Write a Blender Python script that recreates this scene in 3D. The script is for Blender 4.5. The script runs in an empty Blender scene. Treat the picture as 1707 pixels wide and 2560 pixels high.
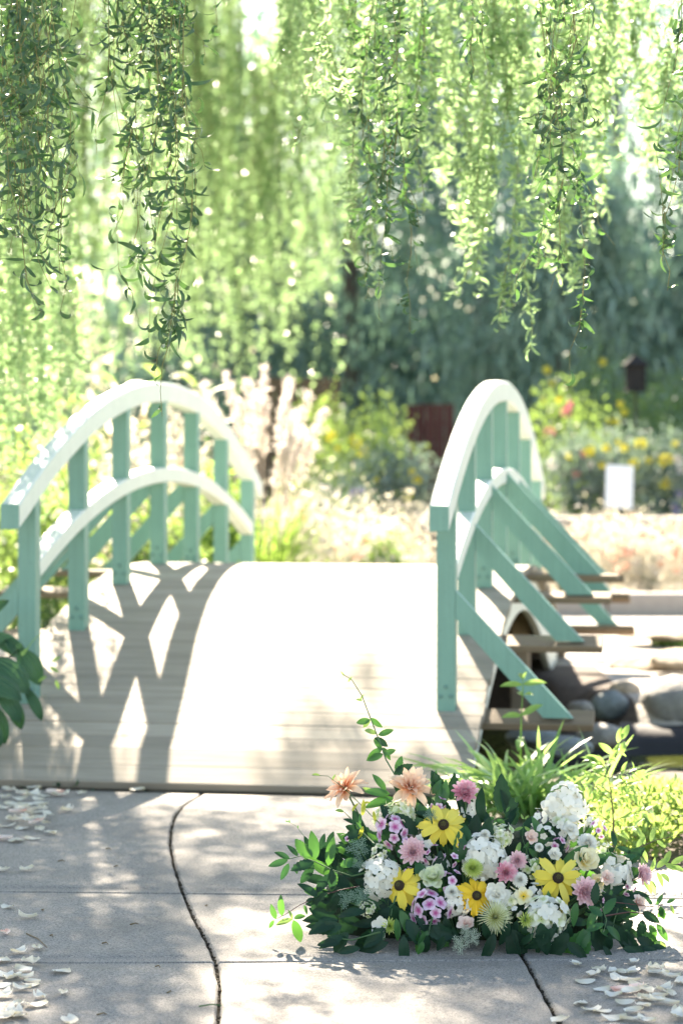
import bpy, bmesh, math, random
import numpy as np
from mathutils import Vector, Matrix, Quaternion

# ---------------------------------------------------------------- camera, sky, sun, exposure
S = bpy.context.scene
FPX, HZ, CX, HC = 85 / 36 * 2560, 1100.0, 853.5, 1.59        # focal length in photo pixels, horizon row, centre column, camera height
cam_d = bpy.data.cameras.new('camera'); cam = bpy.data.objects.new('camera', cam_d); S.collection.objects.link(cam)
cam.location = (0, 0, HC); cam.rotation_euler = (math.radians(90), 0, 0)
cam_d.sensor_fit = 'VERTICAL'; cam_d.sensor_height = 36; cam_d.sensor_width = 24; cam_d.lens = 85
cam_d.shift_y = -(1280 - HZ) / 2560
cam_d.clip_start = .1; cam_d.clip_end = 400
cam_d.dof.use_dof = True; cam_d.dof.focus_distance = 7.6; cam_d.dof.aperture_fstop = 2.6; cam_d.dof.aperture_blades = 0
S.camera = cam
TO_SUN = Vector((-.241, 1.404, 1.0)).normalized()
W = bpy.data.worlds.new('World'); S.world = W; W.use_nodes = True
nt = W.node_tree; bg = nt.nodes['Background']
sky = nt.nodes.new('ShaderNodeTexSky'); sky.sky_type = 'NISHITA'; sky.sun_disc = False
sky.sun_elevation = math.asin(TO_SUN.z); sky.sun_rotation = math.atan2(TO_SUN.x, TO_SUN.y)
sky.air_density = 1.0; sky.dust_density = .5; sky.ozone_density = 1.0
nt.links.new(sky.outputs[0], bg.inputs[0]); bg.inputs[1].default_value = .075
sun_d = bpy.data.lights.new('sun', 'SUN'); sun_d.energy = 5.0; sun_d.angle = math.radians(.53); sun_d.color = (1, .955, .89)
sun = bpy.data.objects.new('sun', sun_d); S.collection.objects.link(sun); sun.location = (-5, 30, 22)
sun.rotation_euler = TO_SUN.to_track_quat('Z', 'Y').to_euler()
S.view_settings.view_transform = 'Standard'; S.view_settings.look = 'None'; S.view_settings.gamma = 1
S.view_settings.use_curve_mapping = False
S.view_settings.exposure = 2.85
try:
    S.view_settings.use_white_balance = True; S.view_settings.white_balance_temperature = 7900; S.view_settings.white_balance_tint = 10
except Exception: pass
S.cycles.use_denoising = True
S.cycles.max_bounces = 10; S.cycles.diffuse_bounces = 6; S.cycles.glossy_bounces = 3; S.cycles.transmission_bounces = 6; S.cycles.transparent_max_bounces = 4
S.cycles.sample_clamp_indirect = 8; S.cycles.caustics_reflective = False; S.cycles.caustics_refractive = False

rnd = random.Random(7); R = np.random.default_rng(11)
COL = S.collection

# ---------------------------------------------------------------- helpers
def at(px, py, Y):                       # photo pixel at distance Y
    return Vector(((px - CX) / FPX * Y, Y, HC - (py - HZ) / FPX * Y))
def gp(px, py, z=0.0):                   # photo pixel on a level z
    return at(px, py, (HC - z) * FPX / (py - HZ))
def tag(o, label=None, cat=None, group=None, kind=None):
    if label: o['label'] = label
    if cat: o['category'] = cat
    if group: o['group'] = group
    if kind: o['kind'] = kind
    return o
def empty(name, loc, label=None, cat=None, group=None):
    o = bpy.data.objects.new(name, None); COL.objects.link(o); o.location = loc; o.empty_display_size = .1
    return tag(o, label, cat, group)
def link(name, mesh, parent=None, M=None):
    o = bpy.data.objects.new(name, mesh); COL.objects.link(o)
    if parent: o.parent = parent
    if M is not None: o.matrix_local = M
    return o
def frame(d, n, loc=(0, 0, 0), s=1.0):   # matrix whose x axis is d and whose z axis is near n
    x = Vector(d).normalized(); n = Vector(n)
    y = n.cross(x)
    if y.length < 1e-5: y = Vector((.3, .7, .2)).cross(x)
    y.normalize(); z = x.cross(y)
    if not hasattr(s, '__len__'): s = (s, s, s)
    M = Matrix(((x.x * s[0], y.x * s[1], z.x * s[2], loc[0]), (x.y * s[0], y.y * s[1], z.y * s[2], loc[1]), (x.z * s[0], y.z * s[1], z.z * s[2], loc[2]), (0, 0, 0, 1)))
    return M
def frameZ(z, loc=(0, 0, 0), s=1.0, spin=0.0):
    z = Vector(z).normalized(); x = Vector((math.cos(spin), math.sin(spin), 0)); x = (x - z * x.dot(z))
    if x.length < 1e-4: x = Vector((0, 1, .1)).cross(z)
    return frame(x, z, loc, s)

class MB:                                # collects shapes into ONE mesh
    def __init__(s): s.v = []; s.f = []; s.m = []; s.mi = 0
    def add(s, vs, fs, M=None):
        o = len(s.v)
        s.v += [tuple(M @ Vector(p)) for p in vs] if M is not None else [tuple(p) for p in vs]
        s.f += [tuple(i + o for i in f) for f in fs]; s.m += [s.mi] * len(fs)
    def box(s, size, M=None, c=(0, 0, 0)):
        a, b, d = size[0] / 2, size[1] / 2, size[2] / 2
        vs = [(c[0] + x * a, c[1] + y * b, c[2] + z * d) for z in (-1, 1) for y in (-1, 1) for x in (-1, 1)]
        s.add(vs, [(0, 2, 3, 1), (4, 5, 7, 6), (0, 1, 5, 4), (2, 6, 7, 3), (0, 4, 6, 2), (1, 3, 7, 5)], M)
    def bbox(s, size, bev, M=None, c=(0, 0, 0)):     # box with chamfered edges
        bm = bmesh.new(); bmesh.ops.create_cube(bm, size=1)
        for v in bm.verts: v.co = Vector((v.co.x * size[0] + c[0], v.co.y * size[1] + c[1], v.co.z * size[2] + c[2]))
        bmesh.ops.bevel(bm, geom=bm.edges[:], offset=bev, segments=1, affect='EDGES')
        bm.verts.index_update()
        s.add([v.co.copy() for v in bm.verts], [[v.index for v in f.verts] for f in bm.faces], M); bm.free()
    def sweep(s, pts, radii, n=6, cap=True):           # round tube
        rows = []; up = Vector((.13, .31, .94))
        for i, p in enumerate(pts):
            p = Vector(p); t = (Vector(pts[min(i + 1, len(pts) - 1)]) - Vector(pts[max(i - 1, 0)])).normalized()
            a = t.cross(up)
            if a.length < .05: a = t.cross(Vector((1, .2, 0)))
            a.normalize(); b = t.cross(a); r = radii[i] if hasattr(radii, '__len__') else radii
            rows.append([p + (a * math.cos(k * math.tau / n) + b * math.sin(k * math.tau / n)) * r for k in range(n)])
        o = len(s.v)
        for r_ in rows: s.v += [tuple(q) for q in r_]
        for i in range(len(rows) - 1):
            for k in range(n):
                s.f.append((o + i * n + k, o + i * n + (k + 1) % n, o + (i + 1) * n + (k + 1) % n, o + (i + 1) * n + k)); s.m.append(s.mi)
        if cap:
            s.f.append(tuple(o + k for k in range(n))); s.m.append(s.mi)
            s.f.append(tuple(o + (len(rows) - 1) * n + k for k in reversed(range(n)))); s.m.append(s.mi)
    def loft(s, rows, close=True, cap=True):           # rows of equal length lofted
        o = len(s.v); n = len(rows[0])
        for r_ in rows: s.v += [tuple(q) for q in r_]
        for i in range(len(rows) - 1):
            for k in range(n if close else n - 1):
                s.f.append((o + i * n + k, o + i * n + (k + 1) % n, o + (i + 1) * n + (k + 1) % n, o + (i + 1) * n + k)); s.m.append(s.mi)
        if cap and close:
            s.f.append(tuple(o + k for k in reversed(range(n)))); s.m.append(s.mi)
            s.f.append(tuple(o + (len(rows) - 1) * n + k for k in range(n))); s.m.append(s.mi)
    def grid(s, rows): s.loft(rows, close=False, cap=False)
    def mesh(s, name, mats, smooth=False, origin=None):
        me = bpy.data.meshes.new(name)
        v = s.v if origin is None else [(a - origin[0], b - origin[1], c - origin[2]) for a, b, c in s.v]
        me.from_pydata(v, [], s.f)
        if not isinstance(mats, (list, tuple)): mats = [mats]
        for m in mats: me.materials.append(m)
        if len(mats) > 1: me.polygons.foreach_set('material_index', s.m)
        if smooth: me.polygons.foreach_set('use_smooth', [True] * len(s.f))
        me.update(); return me
    def build(s, name, mats, parent=None, smooth=False):   # world coordinates; parent must be unrotated
        o = (parent.location if parent.parent is None else parent.parent.location) if parent else None
        return link(name, s.mesh(name, mats, smooth, o), parent)

def np_mesh(name, V, F, mats, smooth=False, origin=None, mat_idx=None):
    V = np.asarray(V, dtype=np.float64).reshape(-1, 3)
    if origin is not None: V = V - np.array(origin[:])
    me = bpy.data.meshes.new(name); nv = len(V)
    loops = np.concatenate([f.ravel() for f in F]).astype(np.int32)
    tot = np.concatenate([np.full(len(f), f.shape[1], dtype=np.int32) for f in F])
    start = np.concatenate([[0], np.cumsum(tot)[:-1]]).astype(np.int32)
    me.vertices.add(nv); me.vertices.foreach_set('co', V.ravel())
    me.loops.add(len(loops)); me.loops.foreach_set('vertex_index', loops)
    me.polygons.add(len(tot)); me.polygons.foreach_set('loop_start', start)
    me.polygons.foreach_set('loop_total', tot)
    if smooth: me.polygons.foreach_set('use_smooth', np.ones(len(tot), dtype=bool))
    if not isinstance(mats, (list, tuple)): mats = [mats]
    for m in mats: me.materials.append(m)
    if mat_idx is not None: me.polygons.foreach_set('material_index', mat_idx)
    me.update(calc_edges=True); me.validate(); return me
def unit(a): return a / np.maximum(np.linalg.norm(a, axis=-1, keepdims=True), 1e-9)
def np_leaves(pos, d, nor, L, Wd, curl):
    """many curled leaves: 8 vertices and 5 faces each"""
    pos, d, nor = np.asarray(pos), unit(np.asarray(d)), np.asarray(nor)
    side = unit(np.cross(nor, d)); up = np.cross(d, side)
    L = np.asarray(L)[:, None] * np.ones((len(pos), 1)); Wd = np.asarray(Wd)[:, None] * np.ones((len(pos), 1)); th = np.asarray(curl)[:, None] * np.ones((len(pos), 1))
    th = np.where(np.abs(th) < .05, .05, th)
    def c(t):   # point on an arc that turns by th
        a = th * t
        return pos + d * (np.sin(a) / th) * L + up * ((1 - np.cos(a)) / th) * L
    V = np.stack([c(0), c(.28) - side * Wd * .5, c(.28) + side * Wd * .5, c(.6) - side * Wd * .42, c(.6) + side * Wd * .42, c(1.0)], axis=1)
    n = len(pos); o = (np.arange(n) * 6)[:, None]
    return V.reshape(-1, 3), [np.concatenate([o + np.array([0, 2, 1]), o + np.array([3, 4, 5])]), o + np.array([1, 2, 4, 3])]
def join_np(parts):
    V, F3, F4, off = [], [], [], 0
    for v, F in parts:
        V.append(v)
        for f in F: (F3 if f.shape[1] == 3 else F4).append(f + off)
        off += len(v)
    out = []
    if F3: out.append(np.concatenate(F3))
    if F4: out.append(np.concatenate(F4))
    return np.concatenate(V), out
def rand_dirs(n, up=0.0, rg=R):
    a = rg.normal(size=(n, 3)); a[:, 2] += up
    return unit(a)

# ---------------------------------------------------------------- materials
def mat(name):
    m = bpy.data.materials.new(name); m.use_nodes = True
    return m, m.node_tree, m.node_tree.nodes['Principled BSDF']
def nn(nt, kind, **kw):
    n = nt.nodes.new(kind)
    for k, v in kw.items(): setattr(n, k, v)
    return n
def mixcol(nt, fac, a, b):
    n = nn(nt, 'ShaderNodeMix', data_type='RGBA')
    for sock, v in ((0, fac), (6, a), (7, b)):
        if hasattr(v, 'links') or hasattr(v, 'is_output'): nt.links.new(v, n.inputs[sock])
        else: n.inputs[sock].default_value = v if sock == 0 else (*v, 1)
    return n.outputs[2]
def ramp(nt, src, stops):
    n = nn(nt, 'ShaderNodeValToRGB'); e = n.color_ramp.elements
    while len(e) < len(stops): e.new(.5)
    for i, (p, c) in enumerate(stops): e[i].position = p; e[i].color = (*c, 1) if hasattr(c, '__len__') else (c, c, c, 1)
    nt.links.new(src, n.inputs[0]); return n.outputs[0]
def noise(nt, scale, detail=4, vec=None, rough=.55):
    n = nn(nt, 'ShaderNodeTexNoise'); n.inputs['Scale'].default_value = scale; n.inputs['Detail'].default_value = detail; n.inputs['Roughness'].default_value = rough
    if vec is not None: nt.links.new(vec, n.inputs['Vector'])
    return n.outputs['Fac']
def bump(nt, b, h, strength, dist=.01):
    n = nn(nt, 'ShaderNodeBump'); n.inputs['Strength'].default_value = strength; n.inputs['Distance'].default_value = dist
    nt.links.new(h, n.inputs['Height']); nt.links.new(n.outputs[0], b.inputs['Normal'])
def mapped(nt, scale, coord='Object', rand=False):
    tc = nn(nt, 'ShaderNodeTexCoord'); mp = nn(nt, 'ShaderNodeMapping'); mp.inputs['Scale'].default_value = scale
    nt.links.new(tc.outputs[coord], mp.inputs['Vector'])
    if rand:
        oi = nn(nt, 'ShaderNodeObjectInfo'); mu = nn(nt, 'ShaderNodeMath', operation='MULTIPLY'); mu.inputs[1].default_value = 37
        nt.links.new(oi.outputs['Random'], mu.inputs[0]); nt.links.new(mu.outputs[0], mp.inputs['Location'])
    return mp.outputs[0]
def leaf_mat(name, a, b, tr, trans=.45, rough=.42, obj=False, spec=.4, vein=False):
    """two-sided leaf: glossy diffuse front plus light that shines through"""
    m, nt, p = mat(name)
    if obj: r_ = nn(nt, 'ShaderNodeObjectInfo').outputs['Random']
    else: r_ = nn(nt, 'ShaderNodeNewGeometry').outputs['Random Per Island']
    c = mixcol(nt, r_, a, b)
    if vein:
        tc = nn(nt, 'ShaderNodeTexCoord'); sx = nn(nt, 'ShaderNodeSeparateXYZ'); nt.links.new(tc.outputs['Object'], sx.inputs[0])
        ab = nn(nt, 'ShaderNodeMath', operation='ABSOLUTE'); nt.links.new(sx.outputs[1], ab.inputs[0])
        m1 = nn(nt, 'ShaderNodeMath', operation='MULTIPLY_ADD'); m1.inputs[1].default_value = -.75; nt.links.new(ab.outputs[0], m1.inputs[0]); nt.links.new(sx.outputs[0], m1.inputs[2])
        sn = nn(nt, 'ShaderNodeMath', operation='SINE'); m2 = nn(nt, 'ShaderNodeMath', operation='MULTIPLY'); m2.inputs[1].default_value = 46; nt.links.new(m1.outputs[0], m2.inputs[0]); nt.links.new(m2.outputs[0], sn.inputs[0])
        v1 = ramp(nt, sn.outputs[0], [(.82, 0), (1, 1)]); v2 = ramp(nt, ab.outputs[0], [(.0, 1), (.022, 0)])
        mx = nn(nt, 'ShaderNodeMath', operation='MAXIMUM'); nt.links.new(v1, mx.inputs[0]); nt.links.new(v2, mx.inputs[1])
        bump(nt, p, mx.outputs[0], -.5, .02)
        c = mixcol(nt, mx.outputs[0], c, tuple(x * 1.8 + .01 for x in a)) if False else c
    nt.links.new(c, p.inputs['Base Color']); p.inputs['Roughness'].default_value = rough; p.inputs['Specular IOR Level'].default_value = spec
    t = nn(nt, 'ShaderNodeBsdfTranslucent')
    tc_ = mixcol(nt, r_, tr, tuple(x * .7 for x in tr)); nt.links.new(tc_, t.inputs['Color'])
    mx = nn(nt, 'ShaderNodeMixShader'); mx.inputs[0].default_value = trans
    nt.links.new(p.outputs[0], mx.inputs[1]); nt.links.new(t.outputs[0], mx.inputs[2])
    nt.links.new(mx.outputs[0], nt.nodes['Material Output'].inputs[0]); return m
def plain(name, col, rough=.6, var=.15, scale=8, bmp=0.0, spec=.4, coord='Object'):
    m, nt, p = mat(name); v = mapped(nt, (1, 1, 1), coord)
    f = noise(nt, scale, 5, v)
    nt.links.new(mixcol(nt, f, tuple(c * (1 - var) for c in col), tuple(min(1, c * (1 + var)) for c in col)), p.inputs['Base Color'])
    p.inputs['Roughness'].default_value = rough; p.inputs['Specular IOR Level'].default_value = spec
    if bmp: bump(nt, p, f, bmp, .02)
    return m

def concrete_mat():
    m, nt, p = mat('brushed_concrete'); v = mapped(nt, (1, 1, 1), 'Generated'); tc = nn(nt, 'ShaderNodeNewGeometry')
    pos = tc.outputs['Position']
    big = noise(nt, 1.3, 5, pos); mid = noise(nt, 14, 5, pos); fine = noise(nt, 170, 4, pos, .75); grit = noise(nt, 380, 2, pos, .8)
    base = ramp(nt, big, [(.3, (.26, .236, .215)), (.7, (.372, .34, .306))])
    base = mixcol(nt, ramp(nt, mid, [(.35, 0), (.75, .35)]), base, (.20, .188, .18))
    base = mixcol(nt, ramp(nt, noise(nt, 75, 4, pos, .8), [(.36, .6), (.52, 0)]), base, (.11, .105, .10))
    base = mixcol(nt, ramp(nt, fine, [(.36, .9), (.55, 0)]), base, (.07, .068, .066))
    base = mixcol(nt, ramp(nt, grit, [(.57, 0), (.7, .85)]), base, (.5, .48, .46))
    base = mixcol(nt, ramp(nt, noise(nt, 3.1, 6, pos, .7), [(.5, 0), (.68, .38)]), base, (.15, .137, .122))
    nt.links.new(base, p.inputs['Base Color']); p.inputs['Roughness'].default_value = .82; p.inputs['Specular IOR Level'].default_value = .25
    ad = nn(nt, 'ShaderNodeMath', operation='ADD'); nt.links.new(fine, ad.inputs[0]); nt.links.new(mid, ad.inputs[1])
    bump(nt, p, ad.outputs[0], .45, .004); return m
def wood_mat(name, a, b, dark, rough=.8):
    m, nt, p = mat(name); v = mapped(nt, (1.2, 34, 30), 'Object', True); g = noise(nt, 3.2, 6, v, .65)
    v2 = mapped(nt, (.6, 8, 5), 'Object', True); g2 = noise(nt, 2.2, 3, v2)
    c = mixcol(nt, g, a, b); c = mixcol(nt, ramp(nt, g2, [(.45, 0), (.75, .55)]), c, dark)
    oi = nn(nt, 'ShaderNodeObjectInfo'); c = mixcol(nt, ramp(nt, oi.outputs['Random'], [(0, 0), (1, .45)]), c, tuple(x * .62 for x in a))
    nt.links.new(c, p.inputs['Base Color']); p.inputs['Roughness'].default_value = rough; p.inputs['Specular IOR Level'].default_value = .2
    bump(nt, p, g, .5, .004); return m
def paint_mat(name, a, b, rough=.45):
    m, nt, p = mat(name); v = mapped(nt, (1, 1, 1), 'Object'); f = noise(nt, 5, 4, v); g = noise(nt, 60, 4, v)
    c = mixcol(nt, ramp(nt, f, [(.3, 0), (.7, 1)]), a, b)
    vs = mapped(nt, (60, 60, 3), 'Object', True); st = noise(nt, 1.0, 4, vs); c = mixcol(nt, ramp(nt, st, [(.35, .28), (.6, 0)]), c, tuple(x * .72 for x in a))
    c = mixcol(nt, ramp(nt, g, [(.64, 0), (.72, .4)]), c, tuple(x * .5 for x in a))
    nt.links.new(c, p.inputs['Base Color']); p.inputs['Roughness'].default_value = rough
    ad = nn(nt, 'ShaderNodeMath', operation='ADD'); nt.links.new(g, ad.inputs[0]); nt.links.new(st, ad.inputs[1])
    bump(nt, p, ad.outputs[0], .3, .003); return m
M = {}
M['concrete'] = concrete_mat()
M['deck'] = wood_mat('weathered_deck', (.232, .195, .155), (.48, .43, .365), (.175, .145, .115))
M['deck_dark'] = wood_mat('shaded_edge_board', (.12, .102, .083), (.25, .222, .19), (.08, .066, .055))  # darker deck wood: shade on the end face is put into the colour
M['beam_wood'] = wood_mat('brown_beam', (.25, .19, .135), (.36, .29, .22), (.15, .11, .08))
M['foot_wood'] = wood_mat('brown_plank', (.17, .125, .085), (.27, .21, .15), (.10, .075, .05))
M['fence_wood'] = wood_mat('fence_wood', (.12, .085, .06), (.18, .13, .09), (.07, .05, .035))
M['red_wood'] = wood_mat('red_wood', (.075, .03, .028), (.11, .045, .04), (.05, .02, .02))
M['mint'] = paint_mat('mint_paint', (.122, .278, .238), (.14, .305, .264))
M['pale'] = paint_mat('pale_paint', (.56, .63, .59), (.62, .68, .645))
M['bolt'] = plain('bolt_steel', (.10, .22, .2), .5)
M['soil'] = plain('dark_soil', (.075, .056, .045), .95, .6, 40, .8)
M['ground'] = plain('sandy_ground', (.26, .235, .20), .95, .35, 6, .3)
M['gravel'] = plain('gravel', (.34, .31, .28), .95, .4, 30, .6)
M['debris'] = plain('joint_debris', (.055, .045, .03), .95, .8, 120, .8)
M['stone'] = plain('grey_stone', (.20, .192, .185), .9, .55, 14, 1.0)
M['blue_stone'] = plain('blue_stone', (.15, .18, .19), .8, .5, 16, 1.0)
M['tan_stone'] = plain('tan_stone', (.34, .27, .20), .9, .5, 15, 1.0)
M['kerb'] = plain('kerb_stone', (.36, .31, .28), .85, .2, 9, .4)
M['liner'] = plain('pond_liner', (.012, .012, .015), .75, .3, 20, .2)
M['bark'] = plain('willow_bark', (.10, .075, .055), .9, .5, 22, .9)
M['twig'] = plain('twig', (.16, .105, .05), .7, .3, 30)
M['willow_twig'] = plain('willow_twig', (.15, .15, .05), .6, .3, 20)
M['black'] = plain('black_metal', (.012, .012, .013), .9)
M['sign'] = plain('sign_white', (.74, .75, .80), .5, .04)
M['slate'] = plain('slate_plate', (.10, .095, .11), .4, .2)
# leaves
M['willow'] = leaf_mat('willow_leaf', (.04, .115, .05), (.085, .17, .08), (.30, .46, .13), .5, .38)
M['willow_far'] = leaf_mat('sunlit_willow_leaf', (.10, .19, .075), (.17, .28, .12), (.44, .66, .30), .58, .27, spec=.7)  # brighter copy of the willow leaf, sunlight put into its colours
M['willow_near'] = leaf_mat('shaded_willow_leaf', (.014, .055, .034), (.045, .095, .07), (.12, .27, .06), .33, .36)  # darker copy of the willow leaf, shade put into its colours
M['conifer'] = leaf_mat('conifer_spray', (.10, .185, .15), (.24, .35, .30), (.20, .36, .24), .32, .5)  # veil over the far trees is put into these lighter, bluer tones
M['hedge'] = leaf_mat('hedge_leaf', (.04, .10, .05), (.09, .17, .08), (.30, .45, .10), .45, .45)
M['bright_leaf'] = leaf_mat('bright_leaf', (.12, .24, .07), (.22, .34, .12), (.45, .60, .16), .5, .45)
M['grass'] = leaf_mat('grass_blade', (.09, .20, .05), (.17, .29, .09), (.34, .52, .10), .5, .4)
M['pale_grass'] = leaf_mat('pale_grass', (.58, .56, .46), (.70, .62, .55), (.62, .58, .45), .5, .5)
M['plume'] = leaf_mat('grass_plume', (.80, .73, .68), (.84, .78, .73), (.78, .70, .63), .5, .8)
M['silver_leaf'] = leaf_mat('silver_leaf', (.14, .20, .18), (.24, .30, .27), (.22, .32, .20), .35, .6)
M['hosta'] = leaf_mat('hosta_leaf', (.016, .07, .047), (.035, .115, .08), (.14, .34, .09), .35, .42, obj=True)
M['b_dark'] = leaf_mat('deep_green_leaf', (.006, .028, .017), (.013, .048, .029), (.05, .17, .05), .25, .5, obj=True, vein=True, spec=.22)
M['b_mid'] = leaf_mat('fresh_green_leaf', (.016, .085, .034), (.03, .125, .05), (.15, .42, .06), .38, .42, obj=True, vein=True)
M['b_light'] = leaf_mat('light_green_leaf', (.12, .27, .07), (.19, .36, .11), (.42, .62, .16), .48, .45, obj=True)
M['b_lime'] = leaf_mat('lime_leaf', (.38, .42, .04), (.5, .5, .07), (.6, .62, .1), .45, .5, obj=True)
M['b_stem'] = plain('green_stem', (.05, .12, .045), .6)
M['red_stem'] = plain('red_stem', (.08, .035, .03), .6)
# ---------------------------------------------------------------- ground, pond, pavement
def smooth(a, b, x):
    t = min(1, max(0, (x - a) / (b - a))); return t * t * (3 - 2 * t)
def ground_z(x, y):
    y0 = 11.75; y1 = 16.6 - 2.0 * smooth(.9, 1.9, x)
    basin = smooth(y0 - .1, y0 + .9, y) * (1 - smooth(y1 - .7, y1 + .25, y))
    basin *= smooth(-7, -5, x) * (1 - smooth(6, 8, x))
    z = -.012 - .62 * basin
    if y < 11 and x < 1.9: z -= .06 * (1 - smooth(.42 + .5 * (10.9 - y) * .46, .62 + .5 * (10.9 - y) * .46, x)) if y > 4 else .06
    z += .62 * smooth(28.1, 28.6, y) + .5 * smooth(29, 60, y)
    return z
def make_ground():
    xs = sorted(set([round(-60 + i * 6, 3) for i in range(8)] + [round(-16 + i * .8, 3) for i in range(12)] + [round(-6 + i * .2, 3) for i in range(66)] + [round(7.4 + i * .9, 3) for i in range(12)] + [18.5 + i * 6 for i in range(8)]))
    ys = sorted(set([-12, -6, 0, 2, 4] + [round(5 + i * .2, 3) for i in range(90)] + [round(23 + i * .25, 3) for i in range(26)] + [30 + i * 2 for i in range(16)] + [62 + i * 10 for i in range(16)]))
    m = MB(); m.grid([[(x, y, ground_z(x, y) + (.012 * math.sin(7 * x) * math.sin(5.3 * y) if y > 11 else 0)) for x in xs] for y in ys])
    me = m.mesh('ground', [M['ground'], M['soil'], M['gravel']], True)
    idx = []
    for p in me.polygons:
        c = p.center
        soil = (c.x > .45 and 8 < c.y < 12.4 and c.x < 8) or (c.y > 27.9) or (c.x < -1.7 and 8 < c.y < 16) or (c.z < -.35) or (-3 < c.x < 1.75 and 11.2 < c.y < 17.2)
        idx.append(1 if soil else (2 if 14 < c.y < 22 and c.x > 1.7 else 0))
    me.polygons.foreach_set('material_index', idx)
    tag(link('ground', me), kind='structure')
make_ground()
def make_water():
    m, nt, p = mat('pond_water'); geo = nn(nt, 'ShaderNodeNewGeometry')
    mp = nn(nt, 'ShaderNodeMapping'); mp.inputs['Scale'].default_value = (1, .6, 1); nt.links.new(geo.outputs['Position'], mp.inputs['Vector'])
    w1 = noise(nt, 9, 3, mp.outputs[0]); bump(nt, p, w1, .5, .05)
    p.inputs['Base Color'].default_value = (.055, .065, .013, 1); p.inputs['Roughness'].default_value = .04; p.inputs['Specular IOR Level'].default_value = .5
    b = MB(); b.grid([[(x, y, -.27) for x in np.linspace(-8, 9, 18)] for y in np.linspace(11.3, 17.2, 7)])
    tag(link('water', b.mesh('water', m, True)), kind='structure')
make_water()

pav = MB(); pav.box((.02, .02, .004), None, (0, 7, -.07))
CURVE = [(480, 1812), (450, 1832), (420, 1850), (402, 1872), (394, 1900), (391, 1935), (400, 1985), (420, 2045), (445, 2105), (478, 2165), (496, 2208), (505, 2262), (500, 2352)]
CW = [gp(x * 1.0887, y * 1.0887) for x, y in CURVE]; CW = [(p.y, p.x) for p in CW]; CW.sort()
CW = [(4.0, CW[0][1] - .06)] + CW + [(12, CW[-1][1] + .1)]
def curve_x(y): return float(np.interp(y, [c[0] for c in CW], [c[1] for c in CW]))
def bed_edge(y): return float(np.interp(y, [4, 6, 8, 8.9, 9.85, 10.6, 11.2], [2.6, 2.2, 1.55, 1.26, .97, .70, .50]))
FRONT_U = -3.47
def deck_front(x): return 10.79 - .157 * x
def make_slab(x0, x1, y0, y1, gapx0=True, gapx1=True):
    """one cast slab: rounded arris, tooled margin band, slightly higher field"""
    g = .0042
    def prof(d): # d = distance to the nearest joint
        if d < .0001: return -.012
        if d < .0065: return -.004
        if d < .0762: return 0.0
        return .0022
    ny = max(10, int((y1(0) - y0(0)) / .05)); offs = [0, .004, .008, .076, .079]
    def axis(n):
        mid = [i / n for i in range(1, n)]
        return [('a', o) for o in offs] + [('m', t) for t in mid] + [('b', o) for o in reversed(offs)]
    ay, ax = axis(ny), axis(16); rows = []
    for k, t in ay:
        row = []
        for kx, tx in ax:
            # two passes so that the edges may be curved
            ym = 0
            xg = 0
            for _ in range(3):
                Y0, Y1 = y0(xg) + g, y1(xg) - g
                ym = Y0 + t if k == 'a' else (Y1 - t if k == 'b' else Y0 + .1 + (Y1 - Y0 - .2) * t)
                X0, X1 = x0(ym) + g, x1(ym) - g
                xg = X0 + tx if kx == 'a' else (X1 - tx if kx == 'b' else X0 + .1 + (X1 - X0 - .2) * tx)
            dx = tx if kx in 'ab' else 1; dy = t if k in 'ab' else 1
            row.append((xg, ym, min(prof(dx), prof(dy))))
        rows.append(row)
    m = MB(); m.grid(rows)
    ring = rows[0] + [r[-1] for r in rows[1:]] + rows[-1][-2::-1] + [r[0] for r in rows[-2:0:-1]]
    m.loft([[(x, y, z - .06) for x, y, z in ring], ring], cap=False)
    return m
pave = tag(link('pavement', pav.mesh('pavement', M['debris'])), kind='structure')
J1 = lambda x: 8.445 - .055 * x
J2 = lambda x: 7.375 + .02 * math.sin(x * 2)
third = lambda y: .595 - .035 * (y - 6.6) / .85 if y < 7.6 else .56
L = lambda y: -3.4
for (a, b, c, d) in ((L, curve_x, lambda x: 4.2, J2), (curve_x, third, lambda x: 4.2, J2), (third, lambda y: bed_edge(y), lambda x: 4.2, J2),
                     (L, curve_x, J2, J1), (curve_x, third, J2, J1), (third, bed_edge, J2, J1),
                     (L, curve_x, J1, deck_front), (curve_x, bed_edge, J1, deck_front)):
    a, b = (lambda y, f=a, q=rnd.uniform(0, 9): f(y) + .0011 * math.sin(41 * y + q) + .0013 * math.sin(97 * y + 2 * q)), (lambda y, f=b, q=rnd.uniform(0, 9): f(y) + .0011 * math.sin(38 * y + q) + .0013 * math.sin(103 * y + 2 * q))
    o = link('slab', make_slab(a, b, c, d).mesh('slab', M['concrete'], True), pave)
    md = o.modifiers.new('e', 'EDGE_SPLIT'); md.split_angle = math.radians(40)
# debris packed in the open joints
db = MB()
for f, ya, yb, w in ((curve_x, 5.6, 10.85, .0062), (third, 5.6, 8.4, .0062)):
    y = ya
    while y < yb:
        x = f(y); h = rnd.uniform(-.024, -.012) if rnd.random() < .75 else rnd.uniform(-.012, -.004); s = rnd.uniform(.002, .0045)
        db.box((s * 1.5, s * rnd.uniform(1, 3), s), Matrix.Translation((x + rnd.uniform(-w, w) * .6, y, h)) @ Matrix.Rotation(rnd.uniform(0, 3), 4, 'Z') @ Matrix.Rotation(rnd.uniform(-.5, .5), 4, 'X'))
        y += rnd.uniform(.002, .006)
o = db.build('joint_debris', M['debris'], pave); tag(o, kind='stuff')

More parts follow.
